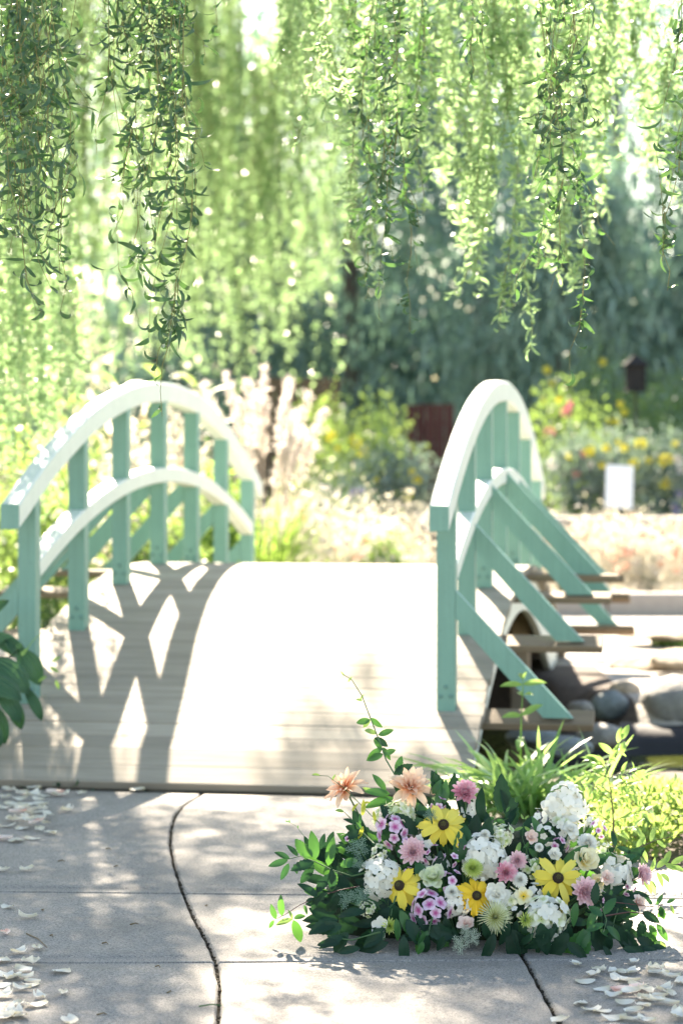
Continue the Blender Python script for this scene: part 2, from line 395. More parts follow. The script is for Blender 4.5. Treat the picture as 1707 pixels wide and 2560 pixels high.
# ---------------------------------------------------------------- footbridge
BO = Vector((-.085, 14.386, 0)); BU = Vector((.1547, .988, 0)).normalized(); BV = Vector((BU.y, -BU.x, 0)); BZ = Vector((0, 0, 1))
def bw(u, v, z): return BO + BU * u + BV * v + BZ * z
def deck_z(u):
    a = abs(u)
    if a > 3.27: return .1566 - (a - 3.27) * .47
    return .845 - (.0709 * a * a if a < 2.3 else .375 + (a - 2.3) * .326 - .02 * max(0, a - 2.9) ** 2)
def slope(u): return (deck_z(u + .01) - deck_z(u - .01)) / .02
def tang(u): return (BU + BZ * slope(u)).normalized()
def norm(u): return (BZ - BU * slope(u)).normalized()
HW, PV, P = 1.2, 1.025, .92
bridge = empty('footbridge', bw(0, 0, 0), 'arched wooden garden footbridge with mint posts, pale curved handrails and weathered deck', 'footbridge')
def bl(p): return Vector(p) - bridge.location
def bmat(x, z, loc): return frame(x, z, bl(loc))
# deck boards
bb = MB(); bb.bbox((2 * HW, .1425, .038), .0025); board_me = bb.mesh('deck_board', M['deck'])
u = -3.52; k = 0
while u < 3.42:
    um = u + .0655 * 1; nrm = norm(um); t = tang(um)
    loc = bw(um, rnd.uniform(-.008, .008), deck_z(um)) - nrm * (.019 + rnd.uniform(0, .0025))
    link('deck_board', board_me, bridge, bmat(BV + BZ * rnd.uniform(-.0012, .0012), nrm + t * rnd.uniform(-.012, .012), loc))
    u += .1445 * t.dot(BU); k += 1
# fascia boards at both ends, arched side panels
for s in (-1, 1):
    f = MB(); f.bbox((2 * HW - .01, .03, .05), .004)
    link('fascia_board', f.mesh('fascia_board', M['deck_dark']), bridge, bmat(BV, BZ, bw(s * 3.46, 0, .015)))
for s in (-1, 1):
    rows = []
    for i in range(41):
        uu = -3.3 + 6.6 * i / 40; zt = deck_z(uu) - .045; zb = max(-.02, zt - .27 + .05 * math.cos(uu)); v0 = s * 1.12
        rows.append([bw(uu, v0 - .022, zb), bw(uu, v0 + .022, zb), bw(uu, v0 + .022, zt), bw(uu, v0 - .022, zt)])
    m = MB(); m.loft(rows); m.build('side_panel', M['pale'], bridge)
# girders hidden below
for v0 in (-.6, .6):
    rows = []
    for i in range(21):
        uu = -3.3 + 6.6 * i / 20; zt = deck_z(uu) - .1; zb = zt - .16
        rows.append([bw(uu, v0 - .03, zb), bw(uu, v0 + .03, zb), bw(uu, v0 + .03, zt), bw(uu, v0 - .03, zt)])
    m = MB(); m.loft(rows); m.build('girder', M['beam_wood'], bridge)
def rail_top(u): return 1.935 - .0685 * u * u
def low_top(u): return 1.425 - .0565 * u * u
def rail(ztop, h, w, v0, u0, u1, n, name, matl, bev=.008):
    rows = []
    for i in range(n + 1):
        uu = u0 + (u1 - u0) * i / n; zt = ztop(uu); sl = (ztop(uu + .01) - ztop(uu - .01)) / .02
        nr = (BZ - BU * sl).normalized(); c = bw(uu, v0, zt); b = bev
        prof = [(-w / 2 + b, 0), (-w / 2, -b), (-w / 2, -h + b), (-w / 2 + b, -h), (w / 2 - b, -h), (w / 2, -h + b), (w / 2, -b), (w / 2 - b, 0)]
        if name == 'handrail' and i in (0, n):   # plumb-cut ends
            nr = BZ
        rows.append([c + BV * a + nr * d for a, d in prof])
    m = MB(); m.loft(rows, cap=True)
    o = m.build(name, matl, bridge, True); md = o.modifiers.new('e', 'EDGE_SPLIT'); md.split_angle = math.radians(35)
    return o
bolt = MB(); bolt.sweep([(0, 0, 0), (0, 0, .005), (0, 0, .008)], [.011, .011, .006], 8); bolt_me = bolt.mesh('bolt', M['bolt'])
for s in (-1, 1):
    r_ = rail(rail_top, .118, .092, s * PV, -3.08, 3.08, 48, 'handrail', M['pale'])
    for e in (-1, 1):
        c = MB(); c.bbox((.090, .012, .122), .003)
        link('end_cap', c.mesh('end_cap', M['mint']), r_, bmat(BV, BZ, bw(e * 3.087, s * PV, rail_top(3.08) - .0595)))
    rail(low_top, .088, .093, s * PV, -2.74, 2.74, 40, 'lower_rail', M['pale'], .006)
    for n in range(7):
        uu = (n - 3) * P; zb = deck_z(uu) - .02; zt = rail_top(uu) - .105
        m = MB(); m.bbox((.089, .089, zt - zb), .004)
        po = link('post', m.mesh('post', M['mint']), bridge, bmat(BV, BZ, bw(uu, s * PV, (zt + zb) / 2)))
        for dz, dv in ((.10, .0), (.055, -.025), (.055, .025)):
            link('bolt', bolt_me, po, Matrix.Translation((dv, -.0445, -(zt - zb) / 2 + dz + .02)) @ Matrix.Rotation(math.radians(90), 4, 'X'))
        # outrigger foot and diagonal brace
        th = math.radians(46); zf = deck_z(uu) - .042; hgt = .535
        top = bw(uu - .02, s * (PV + .03), zf + hgt + .03); bot = bw(uu - .02, s * (PV + .03 + .56), zf + .03)
        d = (bot - top).normalized(); Ln = (bot - top).length; pn = BU.cross(d).normalized(); pn = pn if pn.z > 0 else -pn
        hw = .048; dn = d * (hw * 1.05)
        q = [top + pn * hw + d * -.02 - BZ * 0, top - pn * hw + dn * .9, bw(uu - .02, s * (PV + .03 + .56) - s * hw * 1.45, zf), bw(uu - .02, s * (PV + .03 + .56) + s * hw * 1.35, zf)]
        # cut both ends plumb and level
        vx = s * (PV + .046)
        q = [bw(uu - .02, vx, zf + .60), bw(uu - .02, vx, zf + .465), bw(uu - .02, s * (PV + .46), zf + .002), bw(uu - .02, s * (PV + .60), zf + .002)]
        m = MB(); m.loft([[p_ - BU * .02 for p_ in q], [p_ + BU * .02 for p_ in q]]); m.build('brace', M['mint'], bridge)
for n in range(7):
    uu = (n - 3) * P; nr = norm(uu); m = MB(); m.bbox((3.44, .17, .036), .004)
    link('cross_beam', m.mesh('cross_beam', M['foot_wood']), bridge, bmat(BV, nr, bw(uu, 0, deck_z(uu)) - nr * (.038 + .021)))
    for s in (-1, 1):
        if n in (1, 5):
            m = MB(); zb = deck_z(uu) - .1; m.bbox((.12, .12, .9), .01); link('pier', m.mesh('pier', M['beam_wood']), bridge, bmat(BV, BZ, bw(uu, s * 1.0, zb - .46)))
# ---------------------------------------------------------------- willows
def np_curled(pos, d, nor, L, Wd, curl, twist, nseg):
    pos, d, nor = np.asarray(pos, float), unit(np.asarray(d, float)), np.asarray(nor, float); n = len(pos)
    col = lambda a: (np.asarray(a, float) * np.ones(n))[:, None]
    L, Wd, th, tw = col(L), col(Wd), col(curl), col(twist); th = np.where(np.abs(th) < .05, .05, th)
    side0 = unit(np.cross(nor, d)); up0 = np.cross(d, side0); rows = []
    for i in range(nseg + 1):
        t = i / nseg; a = th * t
        c = pos + d * (np.sin(a) / th) * L + up0 * ((1 - np.cos(a)) / th) * L
        tg = d * np.cos(a) + up0 * np.sin(a); nr = up0 * np.cos(a) - d * np.sin(a)
        sd = side0 * np.cos(tw * t) + nr * np.sin(tw * t); c = c + side0 * np.sin(tw * t) * L * .06
        w = Wd * .5 * (math.sin(math.pi * min(1, .06 + .94 * t)) ** .75 + .03)
        rows += [c - sd * w, c + sd * w]
    V = np.stack(rows, axis=1); k = 2 * (nseg + 1); o = (np.arange(n) * k)[:, None]
    F = np.concatenate([o + np.array([2 * i, 2 * i + 1, 2 * i + 3, 2 * i + 2]) for i in range(nseg)])
    return V.reshape(-1, 3), [F]
def strand_path(x, Y, ztop, xt, ztip, amp, rg, n=None):
    n = n or max(6, int((ztop - ztip) / .12)); t = np.linspace(0, 1, n)
    ph, ph2 = rg.uniform(0, 6.3, 2)
    X = x + (xt - x) * t + amp * np.sin(ph + t * rg.uniform(5, 11)) * (.3 + t) * .6
    YY = Y + amp * np.sin(ph2 + t * rg.uniform(5, 11)) * (.3 + t) * .6
    Z = ztop + (ztip - ztop) * t
    return np.stack([X, YY, Z], 1)
def strand_tube(pts, r0, r1):
    pts = np.asarray(pts); n = len(pts); r = np.linspace(r0, r1, n)[:, None]
    k = 3; ring = [np.array([math.cos(a), math.sin(a), 0]) for a in (0, 2.09, 4.19)]
    V = np.stack([pts + r * q for q in ring], 1).reshape(-1, 3)
    F = [[i * 3 + a, i * 3 + (a + 1) % 3, (i + 1) * 3 + (a + 1) % 3, (i + 1) * 3 + a] for i in range(n - 1) for a in range(3)]
    return V, [np.array(F)]
def sample_along(pts, m, rg):
    seg = np.linalg.norm(np.diff(pts, axis=0), axis=1); cs = np.concatenate([[0], np.cumsum(seg)])
    s = np.sort(rg.uniform(0, cs[-1], m))
    return np.stack([np.interp(s, cs, pts[:, i]) for i in range(3)], 1), s / cs[-1]
def leaf_specs(pts, per_m, rg, Lr, Wr, curl, bare=0.0):
    ln = np.linalg.norm(np.diff(pts, axis=0), axis=1).sum(); m = max(3, int(ln * per_m))
    p, t = sample_along(pts, m, rg)
    keep = rg.uniform(size=m) > bare * (1 - t) ; p = p[keep]; m = len(p)
    az = rg.uniform(0, 6.283, m); down = rg.uniform(-.9, .45, m)
    d = np.stack([np.cos(az), np.sin(az), down - .35], 1)
    nor = rand_dirs(m, 0, rg)
    return p, d, nor, rg.uniform(*Lr, m), rg.uniform(*Wr, m), rg.uniform(*curl, m) * rg.choice([-1, 1], m)

D = 1.0887
def cluster(tree, x0, x1, tip, Y, m, kind, seed, spread=None, dark=False, indiv=None):
    """one hanging branch made of m curly shoots"""
    rg = np.random.default_rng(seed); W_, N_ = [], []
    ztop0 = HC + 1100 / FPX * Y + .25
    head = np.array([at((x0 + x1) / 2 * D, 0, Y).x, Y, ztop0 + .55])
    for i in range(m):
        xd = rg.uniform(x0, x1) * D; Yi = Y + rg.uniform(-.3, .3) * (1 if kind == 'near' else 1.6)
        tp = tip * D - abs(rg.normal()) * (tip * D * (.22 if tip < 800 else .07) if m > 1 else 0)
        tp = max(tp, 20)
        a = at(xd, -60, Yi); b = at(xd + rg.normal() * 14, tp, Yi)
        pts = strand_path(a.x + rg.normal() * .04, Yi, ztop0 + rg.uniform(0, .2), b.x, b.z, .05 if kind == 'near' else .06, rg)
        pts = np.concatenate([[head], pts]); W_.append(strand_tube(pts, .0022, .0008)); pts = pts[1:]
        if kind == 'rope': spec = leaf_specs(pts, 105, rg, (.05, .10), (.011, .018), (.5, 3.2))
        elif kind == 'near': spec = leaf_specs(pts, 24, rg, (.06, .12), (.010, .0165), (.8, 5.0))
        else: spec = leaf_specs(pts, 52, rg, (.05, .10), (.010, .016), (.5, 3.2))
        N_.append(spec)
        # short side shoots give the branch its body
        for _ in range(int(rg.integers(2, 5))):
            q, t = sample_along(pts, 1, rg); q = q[0]; ln = rg.uniform(.15, .4)
            dx, dy = rg.normal(0, .07, 2); e = q + np.array([dx, dy, -ln]); sp = strand_path(q[0], q[1], q[2], e[0], e[2], .02, rg, 5)
            W_.append(strand_tube(sp, .002, .001))
            N_.append(leaf_specs(sp, 30 if kind == 'near' else 80, rg, (.045, .085), (.009, .015), (.8, 4.5)))
    V, F = join_np(W_); br = link('hanging_branch', np_mesh('hanging_branch', V, F, M['willow_twig'], False, tree.location), tree)
    sp = [np.concatenate([s_[i] for s_ in N_]) for i in range(6)]
    if indiv:      # single leaves on the branches in focus
        take = rg.permutation(len(sp[0]))[:indiv]
        zz = sp[0][:, 2]; vis = np.array([i for i in rg.permutation(len(sp[0])) if zz[i] < HC + 1080 / FPX * sp[0][i, 1]])[:indiv]
        for i in vis:
            me = leaf_var[int(rg.integers(len(leaf_var)))]
            Mx = frame(sp[1][i], sp[2][i], Vector(sp[0][i]) - tree.location, (sp[3][i], sp[4][i] / .16, sp[3][i]))
            link('leaf', me, br, Mx)
        mask = np.ones(len(sp[0]), bool); mask[vis] = False; sp = [s_[mask] for s_ in sp]
    nseg = 7 if kind == 'near' else 3
    V, F = np_curled(sp[0], sp[1], sp[2], sp[3], sp[4], sp[5], rg.uniform(-2.5, 2.5, len(sp[0])), nseg)
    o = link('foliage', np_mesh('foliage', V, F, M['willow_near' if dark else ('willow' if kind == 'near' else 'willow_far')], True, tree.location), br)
    tag(o, kind='stuff')
leaf_var = []
for i in range(8):
    rg = np.random.default_rng(500 + i)
    V, F = np_curled([(0, 0, 0)], [(1, 0, 0)], [(0, 0, 1)], [1], [.16], [rg.uniform(.8, 5) * (1 if i % 2 else -1)], [rg.uniform(-2.5, 2.5)], 8)
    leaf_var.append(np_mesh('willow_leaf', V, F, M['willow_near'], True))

tree = empty('willow_tree', (-3.7, 10.2, 0), 'curly willow whose near branches hang across the top of the picture', 'willow tree')
m = MB(); m.sweep([(-3.7, 10.2, -.1), (-3.72, 10.2, .5), (-3.6, 10.25, 1.6), (-3.5, 10.4, 2.8), (-3.3, 10.5, 3.8)], [.42, .33, .29, .27, .25], 12); m.build('trunk', M['bark'], tree, True)
limbs = [[(-3.4, 10.4, 3.2), (-2.6, 10.0, 4.6), (-1.4, 9.4, 5.1), (.2, 8.8, 5.0), (1.6, 8.5, 4.8)],
         [(-3.3, 10.5, 3.7), (-2.2, 11.2, 5.2), (-.6, 12.0, 5.7), (1.0, 12.3, 5.6), (2.6, 12.4, 5.3)],
         [(-3.4, 10.5, 3.7), (-2.8, 12, 5.6), (-1.6, 14, 6.6), (0, 15.4, 6.9), (1.6, 16, 6.7)],
         [(-3.4, 10.4, 3.5), (-3.3, 8.8, 4.5), (-2.4, 7.4, 4.6), (-1.0, 6.9, 4.2), (.6, 6.8, 4.0)],
         [(-3.5, 10.4, 3.0), (-3.6, 12.4, 4.4), (-3.0, 14.0, 5.3), (-2.4, 14.8, 5.2)]]
for l in limbs:
    pts = []
    for i in range(len(l) - 1):
        for t in (0, .33, .66): pts.append(Vector(l[i]).lerp(Vector(l[i + 1]), t) + Vector((rnd.uniform(-.05, .05), rnd.uniform(-.05, .05), rnd.uniform(-.04, .04))))
    pts.append(Vector(l[-1])); m = MB(); m.sweep(pts, list(np.linspace(.15, .025, len(pts))), 8); m.build('limb', M['bark'], tree, True)
NEAR = [(0, 60, 640, 7.2, 5, 50), (35, 150, 540, 7.6, 6, 40), (90, 165, 460, 7.1, 3, 25), (0, 110, 380, 7.8, 6, 0),
        (290, 425, 300, 8.0, 7, 30), (330, 400, 560, 7.8, 3, 25), (376, 415, 835, 7.5, 4, 45), (255, 300, 660, 8.0, 2, 12), (300, 352, 520, 8.1, 2, 0),
        (815, 865, 640, 8.9, 3, 0), (925, 985, 625, 9.0, 2, 0), (898, 912, 735, 8.7, 1, 6), (805, 915, 330, 9.0, 4, 0),
        (1082, 1100, 130, 8.0, 1, 6), (1255, 1335, 320, 8.0, 3, 25), (1290, 1325, 600, 8.0, 2, 16), (1330, 1362, 735, 7.9, 1, 10), (1210, 1240, 610, 8.1, 1, 6),
        (1525, 1575, 600, 7.3, 2, 14)]
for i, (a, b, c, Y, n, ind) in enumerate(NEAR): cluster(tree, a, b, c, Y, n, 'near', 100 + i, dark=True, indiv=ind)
MID = [(290, 420, 470, 10.5, 6), (0, 150, 300, 11.5, 5), (180, 290, 120, 11, 3), (640, 700, 120, 13, 3), (1040, 1140, 160, 12.8, 4), (1205, 1310, 220, 12.4, 4), (740, 748, 330, 9, 1)]
for i, (a, b, c, Y, n) in enumerate(MID): cluster(tree, a, b, c, Y, n, 'mid', 200 + i)
ROPES = [(652, 150), (690, 190), (732, 130), (775, 240), (815, 290), (838, 590), (880, 330), (907, 430), (945, 400), (984, 430), (1025, 480), (1050, 420), (1077, 590), (1106, 540), (1112, 680), (1136, 270), (1163, 160), (1178, 740), (1206, 420), (1227, 560), (1254, 500), (1272, 640), (1300, 600), (1324, 780), (1352, 480), (1384, 550), (1404, 280), (1455, 330), (1490, 440), (1545, 280), (1440, 180)]
for i, (x, c) in enumerate(ROPES): cluster(tree, x - 11, x + 11, c, 11.6 + 1.1 * math.sin(i * 2.1), 2, 'rope', 260 + i)
# branches beside the bridge, about the left frame edge, added to shade the deck
rg = np.random.default_rng(77)
for j in range(5):
    Wt, N_ = [], []
    for i in range(9):
        x, y = rg.uniform(-2.55, -1.72), 13.7 + j * .45 + rg.uniform(-.3, .3)
        pts = strand_path(x, y, 5.2, x + rg.normal() * .1, rg.uniform(.9, 2.1), .05, rg); Wt.append(strand_tube(pts, .004, .0012)); N_.append(leaf_specs(pts, 80, rg, (.05, .09), (.012, .018), (.6, 3.6)))
    V, F = join_np(Wt); br = link('hanging_branch', np_mesh('hanging_branch', V, F, M['willow_twig'], False, tree.location), tree)
    sp = [np.concatenate([s_[i] for s_ in N_]) for i in range(6)]
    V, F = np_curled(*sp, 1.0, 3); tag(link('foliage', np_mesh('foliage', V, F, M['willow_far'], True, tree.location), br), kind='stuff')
for j in range(3):
    Wt, N_ = [], []
    for i in range(9):
        x, y = rg.uniform(-2.1, -1.5), 13.1 + j * .5 + rg.uniform(-.3, .3)
        pts = strand_path(x, y, 5.2, x + rg.normal() * .1, rg.uniform(1.45, 2.3), .05, rg); Wt.append(strand_tube(pts, .003, .001)); N_.append(leaf_specs(pts, 70, rg, (.05, .09), (.012, .018), (.6, 3.6)))
    V, F = join_np(Wt); br = link('hanging_branch', np_mesh('hanging_branch', V, F, M['willow_twig'], False, tree.location), tree)
    sp = [np.concatenate([s_[i] for s_ in N_]) for i in range(6)]
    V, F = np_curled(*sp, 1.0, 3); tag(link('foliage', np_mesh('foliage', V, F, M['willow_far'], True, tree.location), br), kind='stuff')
# crown above the frame: unseen leaf clumps set along sun rays to shade path and strands
def crown(n, xr, yr, zr, seed, clump=.35, k=26):
    rg = np.random.default_rng(seed); cc = []
    nc = n // k
    for _ in range(nc):
        gx, gy, z = rg.uniform(*xr), rg.uniform(*yr), rg.uniform(*zr); y = gy + 1.404 * z
        if z < HC + .182 * y + .55: z = HC + .182 * y + .55 + rg.uniform(0, .6); 
        cc.append((gx - .241 * z, gy + 1.404 * z, z))
    cc = np.repeat(np.array(cc), k, axis=0); p = cc + rg.normal(0, clump, cc.shape) * np.array([.6, .6, .5])
    p = p[p[:, 2] > HC + .182 * p[:, 1] + .3]
    d = rand_dirs(len(p), -.5, rg); nor = rand_dirs(len(p), .4, rg)
    return np_leaves(p, d, nor, rg.uniform(.07, .12, len(p)), rg.uniform(.014, .022, len(p)), rg.uniform(.3, 1.6, len(p)))
V, F = join_np([crown(14000, (-3.2, .2), (.5, 5.2), (4.6, 7.0), 31), crown(9000, (.2, 3.4), (.5, 4.3), (4.6, 6.6), 36), crown(17500, (-3.4, .5), (5.2, 9.2), (5.0, 6.4), 32, .24, 110), crown(7000, (-3.4, .8), (8.8, 10.6), (5.2, 6.4), 33, .22, 90), crown(3500, (-1.0, .75), (7.0, 10.0), (5.2, 6.2), 37, .2, 80), crown(4200, (.4, 1.8), (5.9, 7.2), (5.0, 6.2), 38, .2, 90), crown(900, (-.3, .9), (10.6, 11.3), (5.6, 6.4), 35, .12, 60)])
tag(link('crown', np_mesh('crown', V, F, M['willow'], False, tree.location), tree), kind='stuff')

# the sunlit willow on the far bank
far = empty('willow_tree', (-5.6, 35.5, 0), 'sunlit pale green weeping willow filling the upper left behind the bridge', 'willow tree')
m = MB(); m.sweep([(-5.6, 35.5, -.1), (-5.5, 35.5, 1.5), (-5.2, 35.4, 3.5), (-4.8, 35.2, 6.6), (-4.3, 35, 8.6)], [.34, .27, .23, .2, .15], 10); m.build('trunk', M['bark'], far, True)
for l in ([(-5.1, 35.3, 4.6), (-3.4, 34.4, 8.4), (-.9, 33.8, 8.8)], [(-5.0, 35.2, 6.2), (-4.2, 33.4, 8.6), (-3.0, 32.6, 8.8)], [(-4.5, 35, 7.6), (-2.4, 35.2, 9.2), (0, 35.2, 8.9)]):
    m = MB(); m.sweep([Vector(a) for a in l], [.12, .07, .03], 8); m.build('limb', M['bark'], far, True)
FARC = [(0, 90, 1010, 24), (60, 170, 1020, 26), (130, 240, 960, 22), (20, 140, 700, 22), (170, 300, 640, 22), (240, 330, 600, 12), (290, 380, 830, 14), (340, 450, 860, 16), (430, 520, 820, 20), (330, 480, 560, 22), (480, 600, 850, 26),
        (520, 640, 560, 24), (590, 700, 830, 22), (640, 760, 720, 22), (620, 740, 420, 16), (700, 800, 720, 14), (380, 530, 300, 20), (0, 200, 380, 20)]
for i, (a, b, c, n) in enumerate(FARC):
    rg = np.random.default_rng(300 + i); Wt, N_ = [], []
    for j in range(n):
        Yi = 34 + rg.uniform(-1.1, 1.1); xd = rg.uniform(a, b) * D; tp = c * D - abs(rg.normal()) * 150
        q = at(xd, -40, Yi); e = at(xd + rg.normal() * 10, tp, Yi)
        top = 8.1
        if 560 < xd / D < 632 and c > 300: top = at(0, rg.uniform(140, 190) * D, Yi).z
        pts = strand_path(q.x, Yi, top + rg.uniform(0, .4), e.x, e.z, .16, rg); Wt.append(strand_tube(pts, .009, .004))
        N_.append(leaf_specs(pts, 19, rg, (.08, .14), (.022, .036), (.4, 2.6)))
        for _ in range(3):
            s_, t = sample_along(pts, 1, rg); s_ = s_[0]; sp = strand_path(s_[0], s_[1], s_[2], s_[0] + rg.normal() * .18, s_[2] - rg.uniform(.4, 1.0), .06, rg, 5)
            N_.append(leaf_specs(sp, 19, rg, (.08, .14), (.022, .036), (.4, 2.6)))
    V, F = join_np(Wt); br = link('hanging_branch', np_mesh('hanging_branch', V, F, M['willow_twig'], False, far.location), far)
    sp = [np.concatenate([s_[i] for s_ in N_]) for i in range(6)]
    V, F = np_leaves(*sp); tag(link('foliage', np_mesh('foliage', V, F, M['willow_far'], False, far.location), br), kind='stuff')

# ---------------------------------------------------------------- far garden
def conifer(x, y, h, r, seed, label, n=5200, mt='conifer'):
    rg = np.random.default_rng(seed); gz = ground_z(x, y); t_ = empty('conifer_tree', (x, y, gz), label, 'tree', 'conifers behind the garden')
    m = MB(); m.sweep([(x, y, gz - .1), (x, y, gz + h * .5), (x, y, gz + h * .97)], [.22, .14, .02], 8); m.build('trunk', M['bark'], t_, True)
    k = 130; cz = rg.uniform(.03, 1, k) ** .8; ca = rg.uniform(0, 6.283, k); rr = r * (1 - cz) ** .7 * rg.uniform(.55, 1.0, k) + .15
    cc = np.stack([x + np.cos(ca) * rr, y + np.sin(ca) * rr, gz + cz * h], 1)
    p = np.repeat(cc, n // k, axis=0); p = p + rg.normal(0, 1, p.shape) * np.array([.38, .38, .32])
    d = np.stack([rg.normal(0, .35, len(p)), rg.normal(0, .35, len(p)), -np.ones(len(p))], 1)
    V, F = np_leaves(p, d, rand_dirs(len(p), 0, rg), rg.uniform(.16, .42, len(p)), rg.uniform(.035, .085, len(p)), rg.uniform(.1, .8, len(p)))
    tag(link('crown', np_mesh('crown', V, F, M[mt], False, t_.location), t_), kind='stuff')
CON = [(-9, 54, 12, 3.0, 'dark blue-green conifer at far left behind the sunlit willow'), (-4.0, 53, 13, 3.0, 'tall dark conifer showing through gaps in the left willow'),
       (.2, 52, 13, 3.0, 'dark teal conifer behind the middle of the bridge'), (2.6, 45, 11.5, 2.3, 'teal conifer left of the bright sky gap, behind the right handrail'), (4.4, 49, 10.5, 1.9, 'farther small conifer seen in the gap between two larger ones'),
       (7.2, 43, 11.5, 2.3, 'dark conifer at the far right edge of the picture'), (3.6, 39, 5.0, 2.2, 'lower broad conifer behind the coloured flower bed'), (6.2, 40, 4.6, 2.0, 'low rounded conifer behind the white sign, far right'), (-2.0, 47, 6.4, 2.6, 'lower conifer behind the plumed grass'), (1.5, 57, 13, 3.0, 'distant conifer filling the gap behind the middle of the picture'), (6.7, 59, 15, 2.6, 'tallest distant conifer, top right behind the willow strands')]
for i, (x, y, h, r_, lb) in enumerate(CON): conifer(x, y, h, r_, 600 + i, lb, 9600 if h > 6 else 6500)

def blob(c, rad, n, L_, W_, mt, name, parent, rg, curl=(.2, 1.2), up=.3, k=14, cl=.3):
    nc = max(4, n // k); q = rand_dirs(nc, 0, rg) * (rg.uniform(.25, 1, (nc, 1)) ** .5); q = q * np.array(rad) + np.array(c)
    p = np.repeat(q, k, axis=0) + rg.normal(0, cl, (nc * k, 3)) * np.array(rad)
    V, F = np_leaves(p, rand_dirs(len(p), up, rg), rand_dirs(len(p), .5, rg), rg.uniform(*L_, len(p)), rg.uniform(*W_, len(p)), rg.uniform(*curl, len(p)))
    return tag(link(name, np_mesh(name, V, F, M[mt], False, parent.location), parent), kind='stuff')
def bloom_mesh(name, mt, cmt, n=9):
    m = MB()
    for i in range(n):
        a = i * math.tau / n; Rz = Matrix.Rotation(a, 4, 'Z'); m.add([(.12, 0, .02), (.5, -.17, .06), (1, 0, 0), (.5, .17, .06)], [(0, 1, 2, 3)], Rz)
    m.mi = 1; m.sweep([(0, 0, -.05), (0, 0, .1), (0, 0, .2)], [.28, .26, .08], 7)
    return m.mesh(name, [mt, cmt])
M['y_petal_far'] = leaf_mat('yellow_bloom', (.84, .70, .03), (.86, .76, .06), (.8, .7, .05), .4, .6)
M['p_petal_far'] = leaf_mat('pink_bloom', (.62, .10, .20), (.70, .18, .28), (.7, .2, .25), .4, .6)
M['w_petal_far'] = leaf_mat('white_bloom', (.72, .68, .66), (.8, .76, .74), (.7, .66, .6), .4, .6)
M['b_petal_far'] = leaf_mat('blue_bloom', (.24, .22, .5), (.32, .3, .58), (.3, .28, .55), .4, .6)
M['s_petal_far'] = leaf_mat('salmon_bloom', (.70, .30, .24), (.8, .46, .38), (.75, .4, .3), .4, .6)
M['o_centre_far'] = plain('bloom_centre', (.35, .2, .03), .8)
BLOOM = {c: bloom_mesh('bloom', M[c + '_petal_far'], M['o_centre_far']) for c in 'ypwbs'}
def flower_plant(px, base_py, top_py, Y, wpx, label, mt='hedge', n=900, blooms=(), Lf=(.06, .12), Wf=(.025, .05), name='flowering_plant', cat='plant', group='plants in the far flower bed', seed=0, dz=0.0):
    rg = np.random.default_rng(seed + int(px)); b = at(px, base_py, Y); t = at(px, top_py, Y); hh = t.z - b.z; rx = wpx / FPX * Y / 2
    th = empty(name, (b.x, Y, b.z), label, cat, group)
    m = MB()
    for i in range(7):
        a = rg.uniform(0, 6.28); e = (b.x + math.cos(a) * rx * .6, Y + math.sin(a) * rx * .5, b.z + hh * rg.uniform(.6, .95))
        m.sweep([(b.x + rg.normal() * .03, Y, b.z - .05), ((b.x + e[0]) / 2, (Y + e[1]) / 2, b.z + hh * .5), e], [.012, .009, .005], 5)
    m.build('stem', M['b_stem'], th)
    blob((b.x, Y, b.z + hh * .52), (rx, min(rx, .7), hh * .5), n, Lf, Wf, mt, 'foliage', th, rg)
    for (c, x, y, s) in blooms:
        q = at(x, y, Y - min(rx, .5) * .8); link('bloom', BLOOM[c], th, frameZ((rg.normal() * .3, -1, .35 + rg.normal() * .2), q - th.location, s * 1.35 * Y / FPX / 2, rg.uniform(0, 6)))
    return th
# a far belt of trees that closes the garden off
rg = np.random.default_rng(41)
cc = np.stack([rg.uniform(-26, 30, 420), rg.uniform(56, 64, 420), rg.uniform(0, 1, 420) ** 1.5 * 11.5], 1)
gapm = ~((np.abs(cc[:, 0] - 7.4) < 1.2) & (cc[:, 2] > 5) | (np.abs(cc[:, 0] - 3.0) < .7) & (cc[:, 2] > 7.4) | (np.abs(cc[:, 0] + 1.2) < .8) & (cc[:, 2] > 7))
x2 = np.stack([rg.uniform(-4, 7, 80), rg.uniform(53, 58, 80), rg.uniform(0, 4.5, 80)], 1); cc = np.repeat(np.concatenate([cc[gapm], x2]), 80, axis=0); cc = cc + rg.normal(0, 1, cc.shape) * np.array([1.0, .8, .75])
cc = cc[cc[:, 2] > 0]
V, F = np_leaves(cc, rand_dirs(len(cc), -.6, rg), rand_dirs(len(cc), .3, rg), rg.uniform(.3, .7, len(cc)), rg.uniform(.12, .27, len(cc)), rg.uniform(.2, 1.2, len(cc)))
tag(link('distant_wood', np_mesh('distant_wood', V, F, M['conifer'])), 'hazy dark green wood closing off the garden far behind', 'wood', kind='stuff')

def FP(px, top, Y, w, label, **k):
    z = ground_z((px - CX) / FPX * Y, Y); return flower_plant(px, HZ + (HC - z) * FPX / Y, top, Y, w, label, **k)
